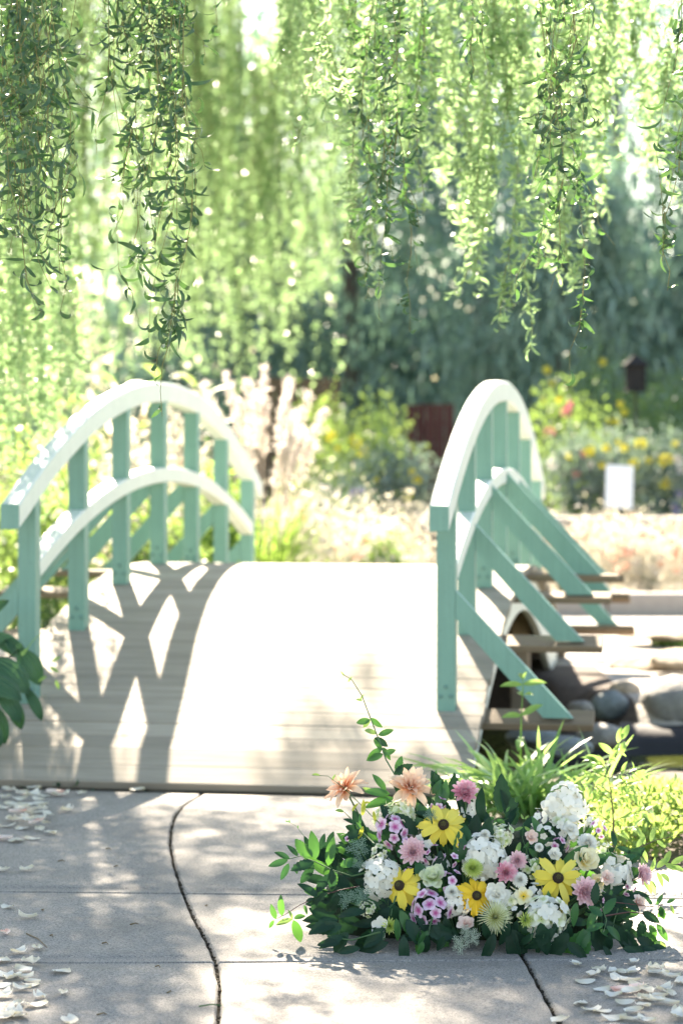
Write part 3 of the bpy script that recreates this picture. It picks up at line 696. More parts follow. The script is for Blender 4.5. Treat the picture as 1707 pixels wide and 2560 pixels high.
# raised bed wall
wall = empty('raised_bed_wall', (4, 28, 0), 'low grey stone wall edging the raised flower bed', 'wall')
x = 1.6
while x < 9:
    w = rnd.uniform(.45, .8)
    for zc, h in ((.16, .32), (.46, .27), (.655, .1)):
        m = MB(); m.bbox((w - .012, .3 if h > .2 else .36, h - .01), .02, None, (0, 0, 0))
        link('stone', m.mesh('stone', M['stone'] if h > .2 else M['kerb']), wall, Matrix.Translation((x + w / 2 - 4 + (.2 if zc > .3 and h > .2 else 0), rnd.uniform(-.01, .01), zc)))
    x += w
kerb = empty('stone_kerb', (5, 22, 0), 'pale stone kerb along the far path at the right edge', 'kerb')
for i in range(5):
    m = MB(); m.bbox((1.19, .22, .24), .02); link('stone', m.mesh('stone', M['kerb']), kerb, Matrix.Translation((-3.2 + i * 1.2, 0, .08)))
def sand(name, pts, z, mt):
    m = MB(); m.add([(x, y, z) for x, y in pts], [tuple(range(len(pts)))]); tag(link(name, m.mesh(name, M[mt])), kind='structure')
sand('path', [(-3.4, 17.9), (12, 16.4), (14, 21.6), (1.4, 21.7), (.6, 27.4), (-1.6, 27.4), (-1.2, 20.5), (-3.4, 20)], .004, 'gravel')

# the plumed grass left of centre
def plume_grass(Xc, Y, label):
    g = empty('plumed_grass', (Xc, Y, 0), label, 'grass'); rg = np.random.default_rng(8); P_, D_ = [], []
    n = 520; az = rg.uniform(0, 6.283, n); ln = rg.uniform(.8, 1.45, n); lean = rg.uniform(.08, .6, n)
    base = np.stack([Xc + rg.normal(0, .12, n), Y + rg.normal(0, .12, n), np.zeros(n)], 1)
    d = np.stack([np.cos(az) * lean, np.sin(az) * lean, np.ones(n)], 1); nor = np.stack([-np.cos(az), -np.sin(az), lean], 1)
    V, F = np_curled(base, d, -nor, ln, .014, rg.uniform(.3, 1.3, n), rg.uniform(-1, 1, n), 5)
    tag(link('blades', np_mesh('blades', V, F, M['grass'], False, g.location), g), kind='stuff')
    tips = [(512, 965), (545, 950), (568, 940), (598, 930), (620, 960), (640, 940), (660, 925), (700, 928), (722, 955), (690, 975), (770, 990), (755, 1010), (808, 1032), (780, 1060), (735, 1035), (700, 1040), (660, 1010), (630, 1020), (600, 1010), (570, 1020), (545, 1040), (785, 1110), (730, 1090), (705, 1120), (760, 1085), (665, 1070), (620, 1075), (680, 1000), (640, 985), (590, 970), (715, 1000), (740, 985)]
    for i, (x, y) in enumerate(tips[::2] + tips[21:25]):
        e = at(x, y, Y + rg.uniform(-.35, .35)); b = Vector((Xc + (e.x - Xc) * .12, Y, .1)); mid = b.lerp(e, .55) + Vector((-(e.x - Xc) * .22, 0, .12)); pts = []
        for t in np.linspace(0, 1, 9): pts.append(b * (1 - t) ** 2 + mid * 2 * t * (1 - t) + e * t * t)
        m = MB(); m.sweep(pts, .0035, 4); st = m.build('flower_stalk', M['plume'], g)
        q = np.array([p[:] for p in pts]); k = 190; s_ = rg.uniform(.70, 1, k); pp = np.stack([np.interp(s_, np.linspace(0, 1, 9), q[:, a]) for a in range(3)], 1)
        tg = unit(q[-1] - q[-3]); dd = unit(tg * 1.1 + rg.normal(0, .55, (k, 3)))
        V, F = np_leaves(pp, dd, rand_dirs(k, 0, rg), rg.uniform(.06, .1, k), rg.uniform(.010, .018, k), rg.uniform(.1, .7, k))
        tag(link('plume', np_mesh('plume', V, F, M['plume'], False, g.location), st), kind='stuff')
plume_grass((655 - CX) / FPX * 21, 21, 'tall fountain grass with pinkish white plumes behind the left handrail')

G1 = 'bright plants behind the left railing'
for i, (px, top, Y, w, mt, lb) in enumerate(((40, 1130, 20, 190, 'bright_leaf', 'sunlit pale green shrub at the left edge behind the railing'), (190, 1060, 22, 190, 'bright_leaf', 'sunlit leafy shrub behind the second left post'), (330, 1080, 20.5, 170, 'pale_grass', 'pale feathery plant between the third and fourth left posts'),
                             (450, 1060, 22, 170, 'pale_grass', 'pale feathery plant behind the right half of the left arch'), (120, 1240, 18.6, 230, 'hedge', 'low green plant under the left lower rail'), (400, 1270, 18.8, 240, 'hedge', 'low green plant seen between the left balusters'), (560, 1200, 20, 130, 'grass', 'green tuft at the far foot of the left railing'))):
    FP(px, top, Y, w, lb, mt=mt, n=1500, group=G1, seed=i, blooms=[('s', px + rnd.uniform(-60, 60), top + rnd.uniform(20, 120), 12) for _ in range(3)] if i in (2, 3) else ())
G2 = 'pale low planting beyond the bridge'
for i, (px, top, Y, w, mt, lb) in enumerate(((760, 1235, 21.5, 190, 'pale_grass', 'pale mound of feathery planting right of the plumed grass'), (880, 1290, 20.5, 210, 'pale_grass', 'whitish flowering mound beyond the deck crest'), (990, 1300, 22, 180, 'pale_grass', 'pale pinkish mound left of the right railing'),
                             (830, 1215, 24, 190, 'silver_leaf', 'lilac flowering mound behind the pale planting'), (960, 1370, 20, 120, 'hedge', 'small dark green tuft beyond the deck crest'))):
    FP(px, top, Y, w, lb, mt=mt, n=2800, Lf=(.04, .10), Wf=(.008, .02), group=G2, seed=20 + i, blooms=[(rnd.choice('wws' if i != 3 else 'bw'), px + rnd.uniform(-80, 80), top + rnd.uniform(0, 90), 16) for _ in range(24)])
G3 = 'salmon planting along the far path'
for i, (px, top, Y, w, lb) in enumerate(((1400, 1330, 24.5, 190, 'salmon and cream flowering mound just right of the far handrail'), (1510, 1300, 25, 190, 'salmon flowering mound below the white sign'), (1620, 1330, 24.4, 180, 'pale pink flowering mound near the stone kerb'), (1720, 1320, 25, 170, 'pale flowering mound at the right edge above the kerb'))):
    FP(px, top, Y, w, lb, mt='pale_grass', n=2800, Lf=(.04, .10), Wf=(.008, .02), group=G3, seed=40 + i, blooms=[(rnd.choice('sssw'), px + rnd.uniform(-90, 90), top + rnd.uniform(-12, 100), 19) for _ in range(34)])
FP(1690, 1590, 18.6, 90, 'small green tuft on the pale gravel at the right edge', mt='bright_leaf', n=350, group='tufts', Lf=(.04, .09), seed=60)
G4 = 'plants in the raised flower bed'
FP(1420, 985, 31.5, 170, 'tall green shrub with pink blooms right of the far handrail', n=1500, group=G4, seed=1, blooms=[('p', 1415, 1030, 26), ('p', 1422, 1012, 18), ('p', 1373, 1080, 27), ('y', 1395, 1000, 14)])
FP(1440, 1100, 30, 150, 'grey-green plant with pink and yellow blooms left of the sign', mt='silver_leaf', n=1300, group=G4, seed=2, blooms=[('p', 1457, 1136, 18), ('y', 1473, 1128, 26), ('p', 1440, 1182, 22), ('w', 1380, 1160, 26), ('w', 1475, 1160, 20), ('y', 1420, 1140, 16), ('y', 1505, 1162, 18)])
FP(1560, 1085, 30.2, 190, 'grey-green plant with yellow blooms behind the white sign', mt='silver_leaf', n=1500, group=G4, seed=3, blooms=[('y', 1560, 1120, 20), ('y', 1600, 1108, 30), ('y', 1584, 1160, 26), ('y', 1515, 1120, 20), ('y', 1546, 1105, 16), ('y', 1620, 1150, 18)])
FP(1670, 1100, 30, 150, 'yellow and white flowering plant at the right edge of the bed', mt='silver_leaf', n=1400, group=G4, seed=4, blooms=[('y', 1655, 1150, 26), ('y', 1672, 1147, 26), ('y', 1662, 1207, 30), ('w', 1693, 1150, 28), ('w', 1700, 1175, 24), ('b', 1688, 1270, 22), ('b', 1697, 1235, 20), ('b', 1692, 1290, 22), ('y', 1685, 1110, 18)])
FP(1600, 985, 33.5, 150, 'green shrub with yellow-green blooms around the black lantern', n=1500, group=G4, seed=5, blooms=[('y', 1520, 1052, 18), ('y', 1540, 1055, 22), ('y', 1560, 1030, 18), ('y', 1550, 1010, 16)])
FP(1490, 900, 36, 200, 'tall leafy shrub below the gap in the conifers', n=1600, group=G4, seed=6, blooms=[('y', 1366, 925, 20), ('y', 1378, 958, 18), ('y', 1505, 905, 18), ('y', 1360, 1000, 20)])
FP(1690, 960, 35, 180, 'tall leafy shrub at the far right edge', n=1500, group=G4, seed=7)
FP(900, 1045, 31, 200, 'yellow flowering shrub in the middle of the background', n=1500, group=G4, seed=8, blooms=[('y', 827, 1090, 28), ('y', 888, 1105, 32), ('y', 910, 1130, 36), ('y', 845, 1120, 14)])
FP(960, 1030, 29.6, 110, 'lime green leafy shrub left of the red-brown fence', mt='bright_leaf', n=700, group=G4, seed=9)
FP(970, 1130, 29.4, 210, 'silver-leaved plant with yellow blooms left of the right railing', mt='silver_leaf', n=1600, group=G4, seed=10, blooms=[('y', 1018, 1240, 28), ('y', 1042, 1200, 24), ('y', 1030, 1180, 18), ('y', 940, 1200, 14)])
FP(800, 1010, 33, 130, 'leafy shrub right of the brown fence', n=1200, group=G4, seed=12)

# broad-leaved canna plants behind the left arch
def canna(px, top, Y, seed, label):
    rg = np.random.default_rng(seed); x = (px - CX) / FPX * Y; z1 = at(0, top, Y).z; th = empty('canna_plant', (x, Y, 0), label, 'plant', 'cannas behind the left arch')
    m = MB(); m.sweep([(x, Y, -.02), (x + .03, Y, z1 * .5), (x, Y, z1)], [.03, .025, .012], 6); m.build('stem', M['b_stem'], th)
    for i in range(9):
        a = rg.uniform(0, 6.28); b = Vector((x, Y, z1 * (.35 + .07 * i))); V, F = np_curled([b[:]], [(math.cos(a), math.sin(a), 1.1)], [(-math.cos(a), -math.sin(a), .5)], [rg.uniform(.32, .5)], [rg.uniform(.07, .11)], [-rg.uniform(.7, 1.7)], [.2], 7)
        link('leaf', np_mesh('leaf', V, F, M['bright_leaf'], True, th.location), th)
canna(290, 905, 23, 1, 'broad-leaved canna above the left handrail, leftmost of three'); canna(400, 895, 23.6, 2, 'broad-leaved canna above the crest of the left handrail'); canna(490, 915, 24, 3, 'broad-leaved canna just left of the plumed grass')

# fence pieces, lantern, sign
def fence(x0, x1, y0, y1, Y, mt, label):
    a, b = at(x0, y1, Y), at(x1, y0, Y); f = empty('wooden_fence', (a.x, Y, a.z), label, 'fence', 'fence panels'); n = max(2, int((b.x - a.x) / .14))
    gz = ground_z(a.x, Y)
    for i in range(n):
        w = (b.x - a.x) / n; m = MB(); h = b.z - gz + rnd.uniform(-.02, .02); m.bbox((h, w - .012, .025), .004)
        link('board', m.mesh('board', M[mt]), f, frame((0, 0, 1), (0, -1, 0), (w * (i + .5), 0, gz - a.z + h / 2)))
    for zz in (.3, .8):
        m = MB(); m.bbox((b.x - a.x, .09, .04), .004); link('fence_rail', m.mesh('fence_rail', M[mt]), f, Matrix.Translation(((b.x - a.x) / 2, .035, gz - a.z + (b.z - gz) * zz)))
fence(640, 850, 945, 1090, 37, 'fence_wood', 'brown board fence panel behind the plumed grass'); fence(1015, 1135, 1012, 1190, 36.5, 'red_wood', 'red-brown board fence panel behind the right railing')
def lantern():
    Y = 30.6; c = at(1588, 945, Y); gz = ground_z(c.x, Y); t = empty('garden_lantern', (c.x, Y, gz), 'black garden lantern on a thin post at the right', 'lantern'); h = c.z - gz
    m = MB(); m.sweep([(c.x, Y, gz - .05), (c.x, Y, c.z - .16)], .018, 8); m.build('post', M['black'], t)
    m = MB(); m.bbox((.25, .25, .03), .004, None, (c.x, Y, c.z - .16)); m.build('base_plate', M['black'], t)
    for sx in (-1, 1):
        for sy in (-1, 1): m = MB(); m.bbox((.025, .025, .3), .003, None, (c.x + sx * .105, Y + sy * .105, c.z)); m.build('corner_bar', M['black'], t)
    m = MB(); m.bbox((.19, .19, .29), .004, None, (c.x, Y, c.z)); m.build('lamp_housing', M['black'], t)
    m = MB(); m.loft([[(c.x + sx * s, Y + sy * s, c.z + z) for sx, sy in ((-1, -1), (1, -1), (1, 1), (-1, 1))] for s, z in ((.15, .15), (.16, .17), (.05, .26), (.04, .29))]); m.build('roof', M['black'], t)
lantern()
def sign():
    Y = 27.3; a, b = at(1513, 1272, Y), at(1581, 1162, Y); c = (a + b) / 2; gz = ground_z(c.x, Y)
    t = empty('plant_sign', (c.x, Y, gz), 'white rectangular sign board standing before the flower bed wall', 'sign')
    m = MB(); m.bbox((b.x - a.x, .012, b.z - a.z), .004); link('panel', m.mesh('panel', M['sign']), t, Matrix.Translation((0, 0, c.z - gz)) @ Matrix.Rotation(math.radians(3), 4, 'Y') @ Matrix.Rotation(math.radians(-14), 4, 'X'))
    for s in (-.08, .08): m = MB(); m.bbox((.025, .025, c.z - gz + .1), .003); link('stake', m.mesh('stake', M['fence_wood']), t, Matrix.Translation((s, .04, (c.z - gz) / 2 - .05)))
sign()

# ---------------------------------------------------------------- rocks around the pond
def rock(px, py, w, h, Y, mt, label, seed, dy=None, flat=.0):
    rg = np.random.default_rng(seed); c = at(px, py, Y); bm = bmesh.new(); bmesh.ops.create_icosphere(bm, subdivisions=3, radius=1)
    ax = rand_dirs(9, 0, rg); am = rg.uniform(.65, .95, 9)
    for v in bm.verts:
        p = np.array(v.co[:]); s = 1.0
        for a_, m_ in zip(ax, am):
            d = p @ a_
            if d > m_: p = p - a_ * (d - m_) * .85
        p = p + .04 * np.sin(p * 5 + seed); v.co = Vector((p[0] * w / FPX * Y / 2, p[1] * (dy or w / FPX * Y / 2), p[2] * h / FPX * Y / 2))
    me = bpy.data.meshes.new('rock'); bm.to_mesh(me); bm.free(); me.materials.append(M[mt]); me.polygons.foreach_set('use_smooth', [True] * len(me.polygons))
    o = link('rock', me); o.location = c; tag(o, label, 'rock', 'rocks around the pond'); md = o.modifiers.new('e', 'EDGE_SPLIT'); md.split_angle = math.radians(33); return o
rock(1712, 1768, 270, 170, 14.9, 'stone', 'big grey boulder on the pond edge at the right', 1)
rock(1522, 1762, 100, 78, 15.0, 'blue_stone', 'blue-grey rounded rock left of the big boulder', 2)
rock(1560, 1738, 90, 76, 15.4, 'tan_stone', 'tan rock behind the blue-grey one', 3)
rock(1610, 1660, 200, 60, 17.0, 'tan_stone', 'long pale sandstone on the far bank', 5)
rock(1500, 1840, 130, 70, 12.9, 'stone', 'grey flat rock in the water beyond the first outrigger', 6)
rock(1410, 1870, 150, 60, 12.4, 'blue_stone', 'dark blue-grey rock under the first outrigger', 7)
rock(1330, 1840, 140, 60, 12.9, 'blue_stone', 'dark rock beneath the deck edge', 8)
rock(1700, 1650, 150, 60, 16.6, 'tan_stone', 'pale rock above the boulder at the right edge', 9)
rock(1640, 1588, 190, 28, 18.6, 'tan_stone', 'thin pale slab beside the far gravel', 10)
rock(1450, 1770, 70, 40, 14.2, 'stone', 'small grey stone between outriggers and blue-grey rock', 12)
m = MB(); rr = np.random.default_rng(5)
rows = [[(x, 13.9 + .08 * math.sin(3 * x) + dyy + (.5 if x > 1.6 else 0), z + .01 * math.sin(9 * x)) for x in np.linspace(1.15, 3.4, 26)] for dyy, z in ((-.12, -.34), (-.04, -.2), (.05, -.13), (.3, -.12))]
m.grid(rows); o = m.build('pond_liner', M['liner'], None, True); tag(o, 'black pond liner edge showing above the water at the right', 'pond liner')
# ---------------------------------------------------------------- plants near the bridge
def hosta(X, Y, label, leaves):
    t = empty('hosta', (X, Y, 0), label, 'plant'); rg = np.random.default_rng(4)
    for (px, py, Yl, ln, wd, ang, droop) in leaves:     # leaf base pixel, direction on the picture plane, size in metres
        b = at(px, py, Yl); d = Vector((math.cos(ang), -.35, -math.sin(ang))).normalized(); rows = []; nrm0 = Vector((.2 * math.cos(ang), -.75, .6))
        sd = nrm0.cross(d).normalized(); up = d.cross(sd)
        for i in range(11):
            s = i / 10; a = -droop * s; c = b + d * (math.sin(s * droop) / droop) * ln - up * ((1 - math.cos(s * droop)) / droop) * ln
            w = wd * .5 * (math.sin(math.pi * min(1, s * .86 + .14 * s * s)) ** .6) * (1 - .25 * s) + .002
            rows.append([c + sd * (w * q) + up * (abs(q) * w * .32 + .0045 * math.cos(q * 15.7)) for q in [j / 10 for j in range(-10, 11)]])
        m = MB(); m.grid(rows); m.sweep([Vector((X, Y, 0)), Vector((X, Y, 0)).lerp(b, .5) + Vector((0, 0, .12)), b], [.007, .006, .004], 6)
        link('leaf', m.mesh('leaf', M['hosta'], True, t.location), t)
hosta(-2.0, 11.35, 'green ribbed hosta at the foot of the left railing', [(45, 1625, 11.2, .20, .12, .75, .9), (-20, 1650, 11.1, .24, .13, .45, .9), (65, 1720, 11.15, .17, .06, .95, .6), (-30, 1590, 11.4, .22, .11, .2, 1.1), (-20, 1760, 11.1, .2, .09, 1.1, .8), (15, 1600, 11.35, .14, .08, .5, 1.0), (-60, 1560, 11.5, .2, .08, -.75, .5), (-50, 1700, 11.0, .22, .12, .15, .9), (10, 1690, 11.25, .14, .07, .3, .8), (-50, 1800, 11.05, .16, .09, .6, .9), (-10, 1640, 11.3, .2, .1, 1.2, .8), (-60, 1640, 11.15, .24, .12, .7, .9), (20, 1740, 11.1, .17, .08, 1.0, .8), (-10, 1720, 11.05, .2, .1, .7, .9)])
sp = empty('vine_shoot', (-1.95, 11.2, 0), 'thin lime green leafy shoot beside the hosta at the left railing', 'plant')
pts = [Vector((-1.95, 11.2, 0)), at(-20, 1760, 11.2), at(40, 1660, 11.2), at(85, 1600, 11.2), at(130, 1560, 11.2)]
m = MB(); m.sweep(pts, [.005, .004, .003, .002, .0015], 5); m.build('stem', M['b_light'], sp)
LIGHT = []
def simple_leaf(name, mt, fold=.25, droop=.5, serr=0, wid=.5, seg=8, tipy=1.0, q=(-1, -.5, 0, .5, 1)):
    """unit-length leaf along +x"""
    rows = []
    for i in range(seg + 1):
        s = i / seg; w = wid * .5 * (s ** .72 * (1 - s) ** .9 / .505) + .004
        if serr and 0 < i < seg: w *= 1 + (serr if i % 2 else -serr)
        x = math.sin(droop * s) / droop if droop else s; z = -(1 - math.cos(droop * s)) / droop if droop else 0
        rows.append([(x, w * k, z + abs(k) * w * fold + .012 * math.sin(7 * s + 3 * k)) for k in q])
    m = MB(); m.grid(rows); return m.mesh(name, mt, True)
LEAF = {'dark': [simple_leaf('leaf', M['b_dark'], .3, .6, 0, .5), simple_leaf('leaf', M['b_dark'], .25, 1.0, 0, .44), simple_leaf('leaf', M['b_dark'], .3, .3, .09, .66, 14)],
        'mid': [simple_leaf('leaf', M['b_mid'], .28, .5, 0, .56), simple_leaf('leaf', M['b_mid'], .25, .8, .08, .66, 14), simple_leaf('leaf', M['b_mid'], .2, .25, 0, .5)],
        'light': [simple_leaf('leaf', M['b_light'], .3, .5, 0, .45), simple_leaf('leaf', M['b_light'], .25, .9, 0, .52)],
        'lime': [simple_leaf('leaf', M['b_lime'], .4, .8, 0, .4)]}
def leaf(parent, p, d, n, size, kind, origin, rg=None):
    me = LEAF[kind][rnd.randrange(len(LEAF[kind]))]
    return link('leaf', me, parent, frame(d, n, Vector(p) - Vector(origin), size))
for p, a in (((125, 1668), .4), ((140, 1700), 1.2), ((118, 1690), 2.6), ((130, 1655), -.6), ((55, 1640), -1)):
    leaf(sp, at(*p, 11.15), (math.cos(a), -.2, -math.sin(a)), (0, -1, .4), .05, 'light', sp.location)

def blade_clump(name, X, Y, Z, n, ln, wd, lean, mt, label, cat, seed, rad=.1, curl=(.5, 1.9), seg=8, group=None):
    rg = np.random.default_rng(seed); g = empty(name, (X, Y, Z), label, cat, group)
    az = rg.uniform(0, 6.283, n); le = rg.uniform(*lean, n); r_ = rad * np.sqrt(rg.uniform(0, 1, n)); a2 = rg.uniform(0, 6.28, n)
    b = np.stack([X + np.cos(a2) * r_, Y + np.sin(a2) * r_, np.full(n, Z - .02)], 1); d = np.stack([np.cos(az) * le, np.sin(az) * le, np.ones(n)], 1); nor = np.stack([np.cos(az), np.sin(az), -le], 1)
    L_ = rg.uniform(*ln, n); C_ = rg.uniform(*curl, n); W_ = rg.uniform(*wd, n); T_ = rg.uniform(-.9, .9, n)
    for i in range(n):
        V, F = np_curled(b[i:i + 1], d[i:i + 1], nor[i:i + 1], L_[i:i + 1], W_[i:i + 1], C_[i:i + 1], T_[i:i + 1], seg)
        V[:, 2] = np.maximum(V[:, 2], Z + .004 + .01 * (i % 5))
        link('blade', np_mesh('blade', V, F, mt, True, g.location), g)
M['blade'] = leaf_mat('strappy_blade', (.08, .22, .08), (.16, .32, .11), (.40, .62, .18), .5, .32, obj=True)
blade_clump('daylily_clump', .74, 10.15, 0, 165, (.3, .58), (.014, .026), (.15, .9), M['blade'], 'clump of arching strappy green leaves behind the bouquet', 'plant', 3, .13)
blade_clump('daylily_clump', 1.04, 10.2, 0, 90, (.26, .46), (.012, .02), (.15, .9), M['blade'], 'smaller strappy green clump right of the large one behind the bouquet', 'plant', 5, .1)
def opposite_stem(px, base, tops, Y, pairs, label, name, kinds, seed, stem_m, size0=.075, r0=.005):
    rg = np.random.default_rng(seed); b = Vector((at(base[0], 0, Y).x, Y, 0)); t = empty(name, b, label, 'plant'); pts = [b] + [at(x, y, Y) for x, y in tops]
    m = MB(); m.sweep(pts, list(np.linspace(r0, r0 * .3, len(pts))), 6); m.build('stem', stem_m, t)
    q = np.array([p[:] for p in pts]); cs = np.linspace(0, 1, len(pts))
    for i in range(pairs):
        s = .22 + .78 * i / (pairs - 1); p = Vector([np.interp(s, cs, q[:, a]) for a in range(3)]); az = i * 1.57 + rg.uniform(-.4, .4)
        for k in (0, math.pi):
            d = Vector((math.cos(az + k), math.sin(az + k) * .8, rg.uniform(.05, .7) + (.6 if i == pairs - 1 else 0)))
            leaf(t, p, d, (0, -.75, .7), size0 * rg.uniform(.7, 1.15) * (.55 if i == pairs - 1 else 1), kinds, b)
opposite_stem(1300, (1300, 0), [(1300, 1900), (1302, 1800), (1306, 1720), (1306, 1698)], 10.4, 6, 'single upright stem with paired pale leaves before the first outrigger', 'milkweed_plant', 'light', 5, M['b_light'], .10, .005)
def sprig_shrub(Y, trunk, sides, label):
    b = at(trunk[0][0], trunk[0][1], Y); t = empty('young_shrub', (b.x, Y, 0), label, 'plant'); rg = np.random.default_rng(12)
    m = MB(); m.sweep([Vector((b.x, Y, 0))] + [at(x, y, Y) for x, y in trunk], list(np.linspace(.004, .0012, len(trunk) + 1)), 5); m.build('stem', M['red_stem'], t)
    for (x0, y0, x1, y1) in sides:
        p0, p1 = at(x0, y0, Y), at(x1, y1, Y + rg.uniform(-.12, .12)); m = MB(); m.sweep([p0, p0.lerp(p1, .5) + Vector((0, 0, .012)), p1], [.0018, .0014, .0008], 5); m.build('side_stem', M['red_stem'], t)
        for k in range(9):
            s = (k + 1) / 9; p = p0.lerp(p1, s); d = (p1 - p0).normalized() + Vector((rg.normal() * .4, rg.normal() * .5, (.8 if k % 2 else -.5) + rg.normal() * .25))
            leaf(t, p, d, (rg.normal() * .4, -.5, 1), rg.uniform(.035, .06), 'light', t.location)
    for (x, y, a) in ((1525, 1880, -2.4), (1545, 1850, -1.3), (1556, 1842, -1.1), (1553, 1880, -1.2), (1580, 1945, -.6), (1500, 1900, -2.8)):
        leaf(t, at(x - 8 * math.cos(a), y - 8 * math.sin(a) , Y), (math.cos(a), rg.normal() * .2, -math.sin(a)), (0, -1, .3), .07, 'light', t.location)
sprig_shrub(8.75, [(1533, 2090), (1532, 2050), (1529, 2010), (1522, 1950), (1512, 1900)], [(1531, 2060, 1470, 2035), (1531, 2055, 1620, 2025), (1529, 2005, 1490, 1985), (1529, 2000, 1570, 1985), (1522, 1945, 1465, 1940), (1522, 1945, 1590, 1925), (1518, 1925, 1478, 1900), (1532, 2085, 1590, 2068), (1525, 1970, 1580, 1962), (1527, 1985, 1478, 1965), (1515, 1910, 1545, 1875)],
            'slender young shrub with pale translucent leaves behind the bouquet at right')
def ground_cover(X, Y, rad, h, label, seed, n=1300, mt='bright_leaf'):
    rg = np.random.default_rng(seed); t = empty('low_shrub', (X, Y, 0), label, 'shrub', 'low shrubs beside the path')
    m = MB()
    for i in range(12):
        a = rg.uniform(0, 6.28); m.sweep([(X, Y, 0), (X + math.cos(a) * rad * .5, Y + math.sin(a) * rad * .5, h * .5), (X + math.cos(a) * rad * .85, Y + math.sin(a) * rad * .85, h * rg.uniform(.6, 1))], [.006, .004, .002], 5)
    m.build('stem', M['twig'], t)
    q = rand_dirs(n, .3, rg) * (rg.uniform(.45, 1, (n, 1)) ** .5) * np.array([rad, rad, h * .55]) + np.array([X, Y, h * .5]); q[:, 2] = np.maximum(q[:, 2], .03)
    V, F = np_leaves(q, rand_dirs(n, .6, rg), rand_dirs(n, .6, rg), rg.uniform(.025, .05, n), rg.uniform(.012, .022, n), rg.uniform(.2, 1.2, n)); tag(link('foliage', np_mesh('foliage', V, F, M[mt], False, t.location), t), kind='stuff')
ground_cover(1.10, 9.25, .17, .15, 'small bright shrub just behind the right half of the bouquet', 6, 800); ground_cover(1.25, 9.7, .28, .21, 'low pale green shrub behind the bouquet, left of two', 1); ground_cover(1.58, 9.5, .32, .2, 'low pale green shrub at the right edge behind the bouquet', 2); ground_cover(1.48, 9.0, .14, .14, 'small dark green plant at the right edge before the low shrub', 3, 500, 'hedge')
pl = empty('plant_label', (.715, 8.95, 0), 'small slanted dark plant label with a pale rim among the bouquet leaves', 'plant label')
m = MB(); m.bbox((.10, .004, .075), .0015); link('plate', m.mesh('plate', M['slate']), pl, Matrix.Translation((.04, 0, .165)) @ Matrix.Rotation(.5, 4, 'Y') @ Matrix.Rotation(-.6, 4, 'X'))
m = MB(); m.bbox((.008, .008, .16), .001); link('stake', m.mesh('stake', M['black']), pl, Matrix.Translation((.04, .01, .08)))
# ---------------------------------------------------------------- the flower arrangement
ARR = Vector((.42, 7.62, 0))
arr = empty('flower_arrangement', ARR, 'lush bouquet of yellow, pink and white flowers with dark leaves lying on the pavement', 'bouquet')
def petal_mat(name, a, b, tr, trans=.35, base=None, obj=True, grad=True):
    """petal whose colour runs from base (near the flower's heart) to tip along its length"""
    m, nt, p = mat(name); r_ = nn(nt, 'ShaderNodeObjectInfo').outputs['Random'] if obj else nn(nt, 'ShaderNodeNewGeometry').outputs['Random Per Island']
    c = mixcol(nt, r_, a, b)
    if base:
        at_ = nn(nt, 'ShaderNodeAttribute'); at_.attribute_name = 't'
        c = mixcol(nt, ramp(nt, at_.outputs['Fac'], [(.05, 1), (.6, 0)]), c, base)
    nt.links.new(c, p.inputs['Base Color']); p.inputs['Roughness'].default_value = .6; p.inputs['Specular IOR Level'].default_value = .25
    tl = nn(nt, 'ShaderNodeBsdfTranslucent'); nt.links.new(c, tl.inputs['Color']) if tr is None else setattr(tl.inputs['Color'], 'default_value', (*tr, 1))
    mx = nn(nt, 'ShaderNodeMixShader'); mx.inputs[0].default_value = trans; nt.links.new(p.outputs[0], mx.inputs[1]); nt.links.new(tl.outputs[0], mx.inputs[2])
    nt.links.new(mx.outputs[0], nt.nodes['Material Output'].inputs[0]); return m
M['yellow'] = petal_mat('yellow_petal', (.85, .66, .08), (.86, .74, .16), None, .35)
M['gold'] = petal_mat('golden_petal', (.84, .52, .03), (.86, .60, .06), None, .3)
M['peach'] = petal_mat('peach_petal', (.86, .55, .38), (.88, .68, .52), None, .4, (.70, .27, .11))
M['pink'] = petal_mat('pink_petal', (.84, .58, .62), (.87, .68, .71), None, .3, (.50, .07, .14), obj=False)
M['magenta'] = petal_mat('magenta_petal', (.78, .36, .46), (.85, .60, .65), None, .3, (.45, .03, .12), obj=False)
M['blush'] = petal_mat('blush_petal', (.84, .66, .60), (.86, .74, .68), None, .35, (.8, .45, .36))
M['phlox'] = petal_mat('phlox_petal', (.78, .58, .73), (.85, .68, .80), None, .35, (.55, .10, .32))
M['white'] = petal_mat('white_petal', (.78, .77, .70), (.84, .83, .77), None, .35)
M['ivory'] = petal_mat('ivory_petal', (.78, .80, .66), (.84, .84, .74), None, .35, (.55, .62, .3))
M['green_white'] = petal_mat('green_white_petal', (.62, .70, .46), (.78, .80, .64), None, .35, (.42, .55, .2))
M['butter'] = petal_mat('butter_petal', (.84, .78, .50), (.86, .82, .66), None, .35, (.82, .58, .05))
M['primula'] = petal_mat('primula_petal', (.80, .72, .26), (.84, .78, .36), None, .35, (.7, .3, .02))
M['lime'] = petal_mat('lime_petal', (.52, .62, .16), (.62, .70, .26), None, .35, (.32, .45, .05), obj=False)
M['spider'] = petal_mat('spider_petal', (.60, .64, .36), (.72, .72, .5), None, .3, (.45, .45, .1), obj=False)
M['scab'] = petal_mat('scabious_petal', (.76, .76, .70), (.84, .83, .79), None, .3, obj=False)
M['umbel'] = plain('umbel_bud', (.15, .25, .19), .8, .4, 60)
M['umbel_pale'] = plain('pale_umbel_bud', (.34, .40, .32), .8, .5, 60)
M['brown_cone'] = plain('brown_cone', (.035, .022, .012), .8, .7, 200)
M['cone_tip'] = plain('cone_tip', (.16, .17, .03), .8, .5, 200)
M['foam'] = plain('moss_base', (.012, .03, .014), .95, .5, 60, .5)
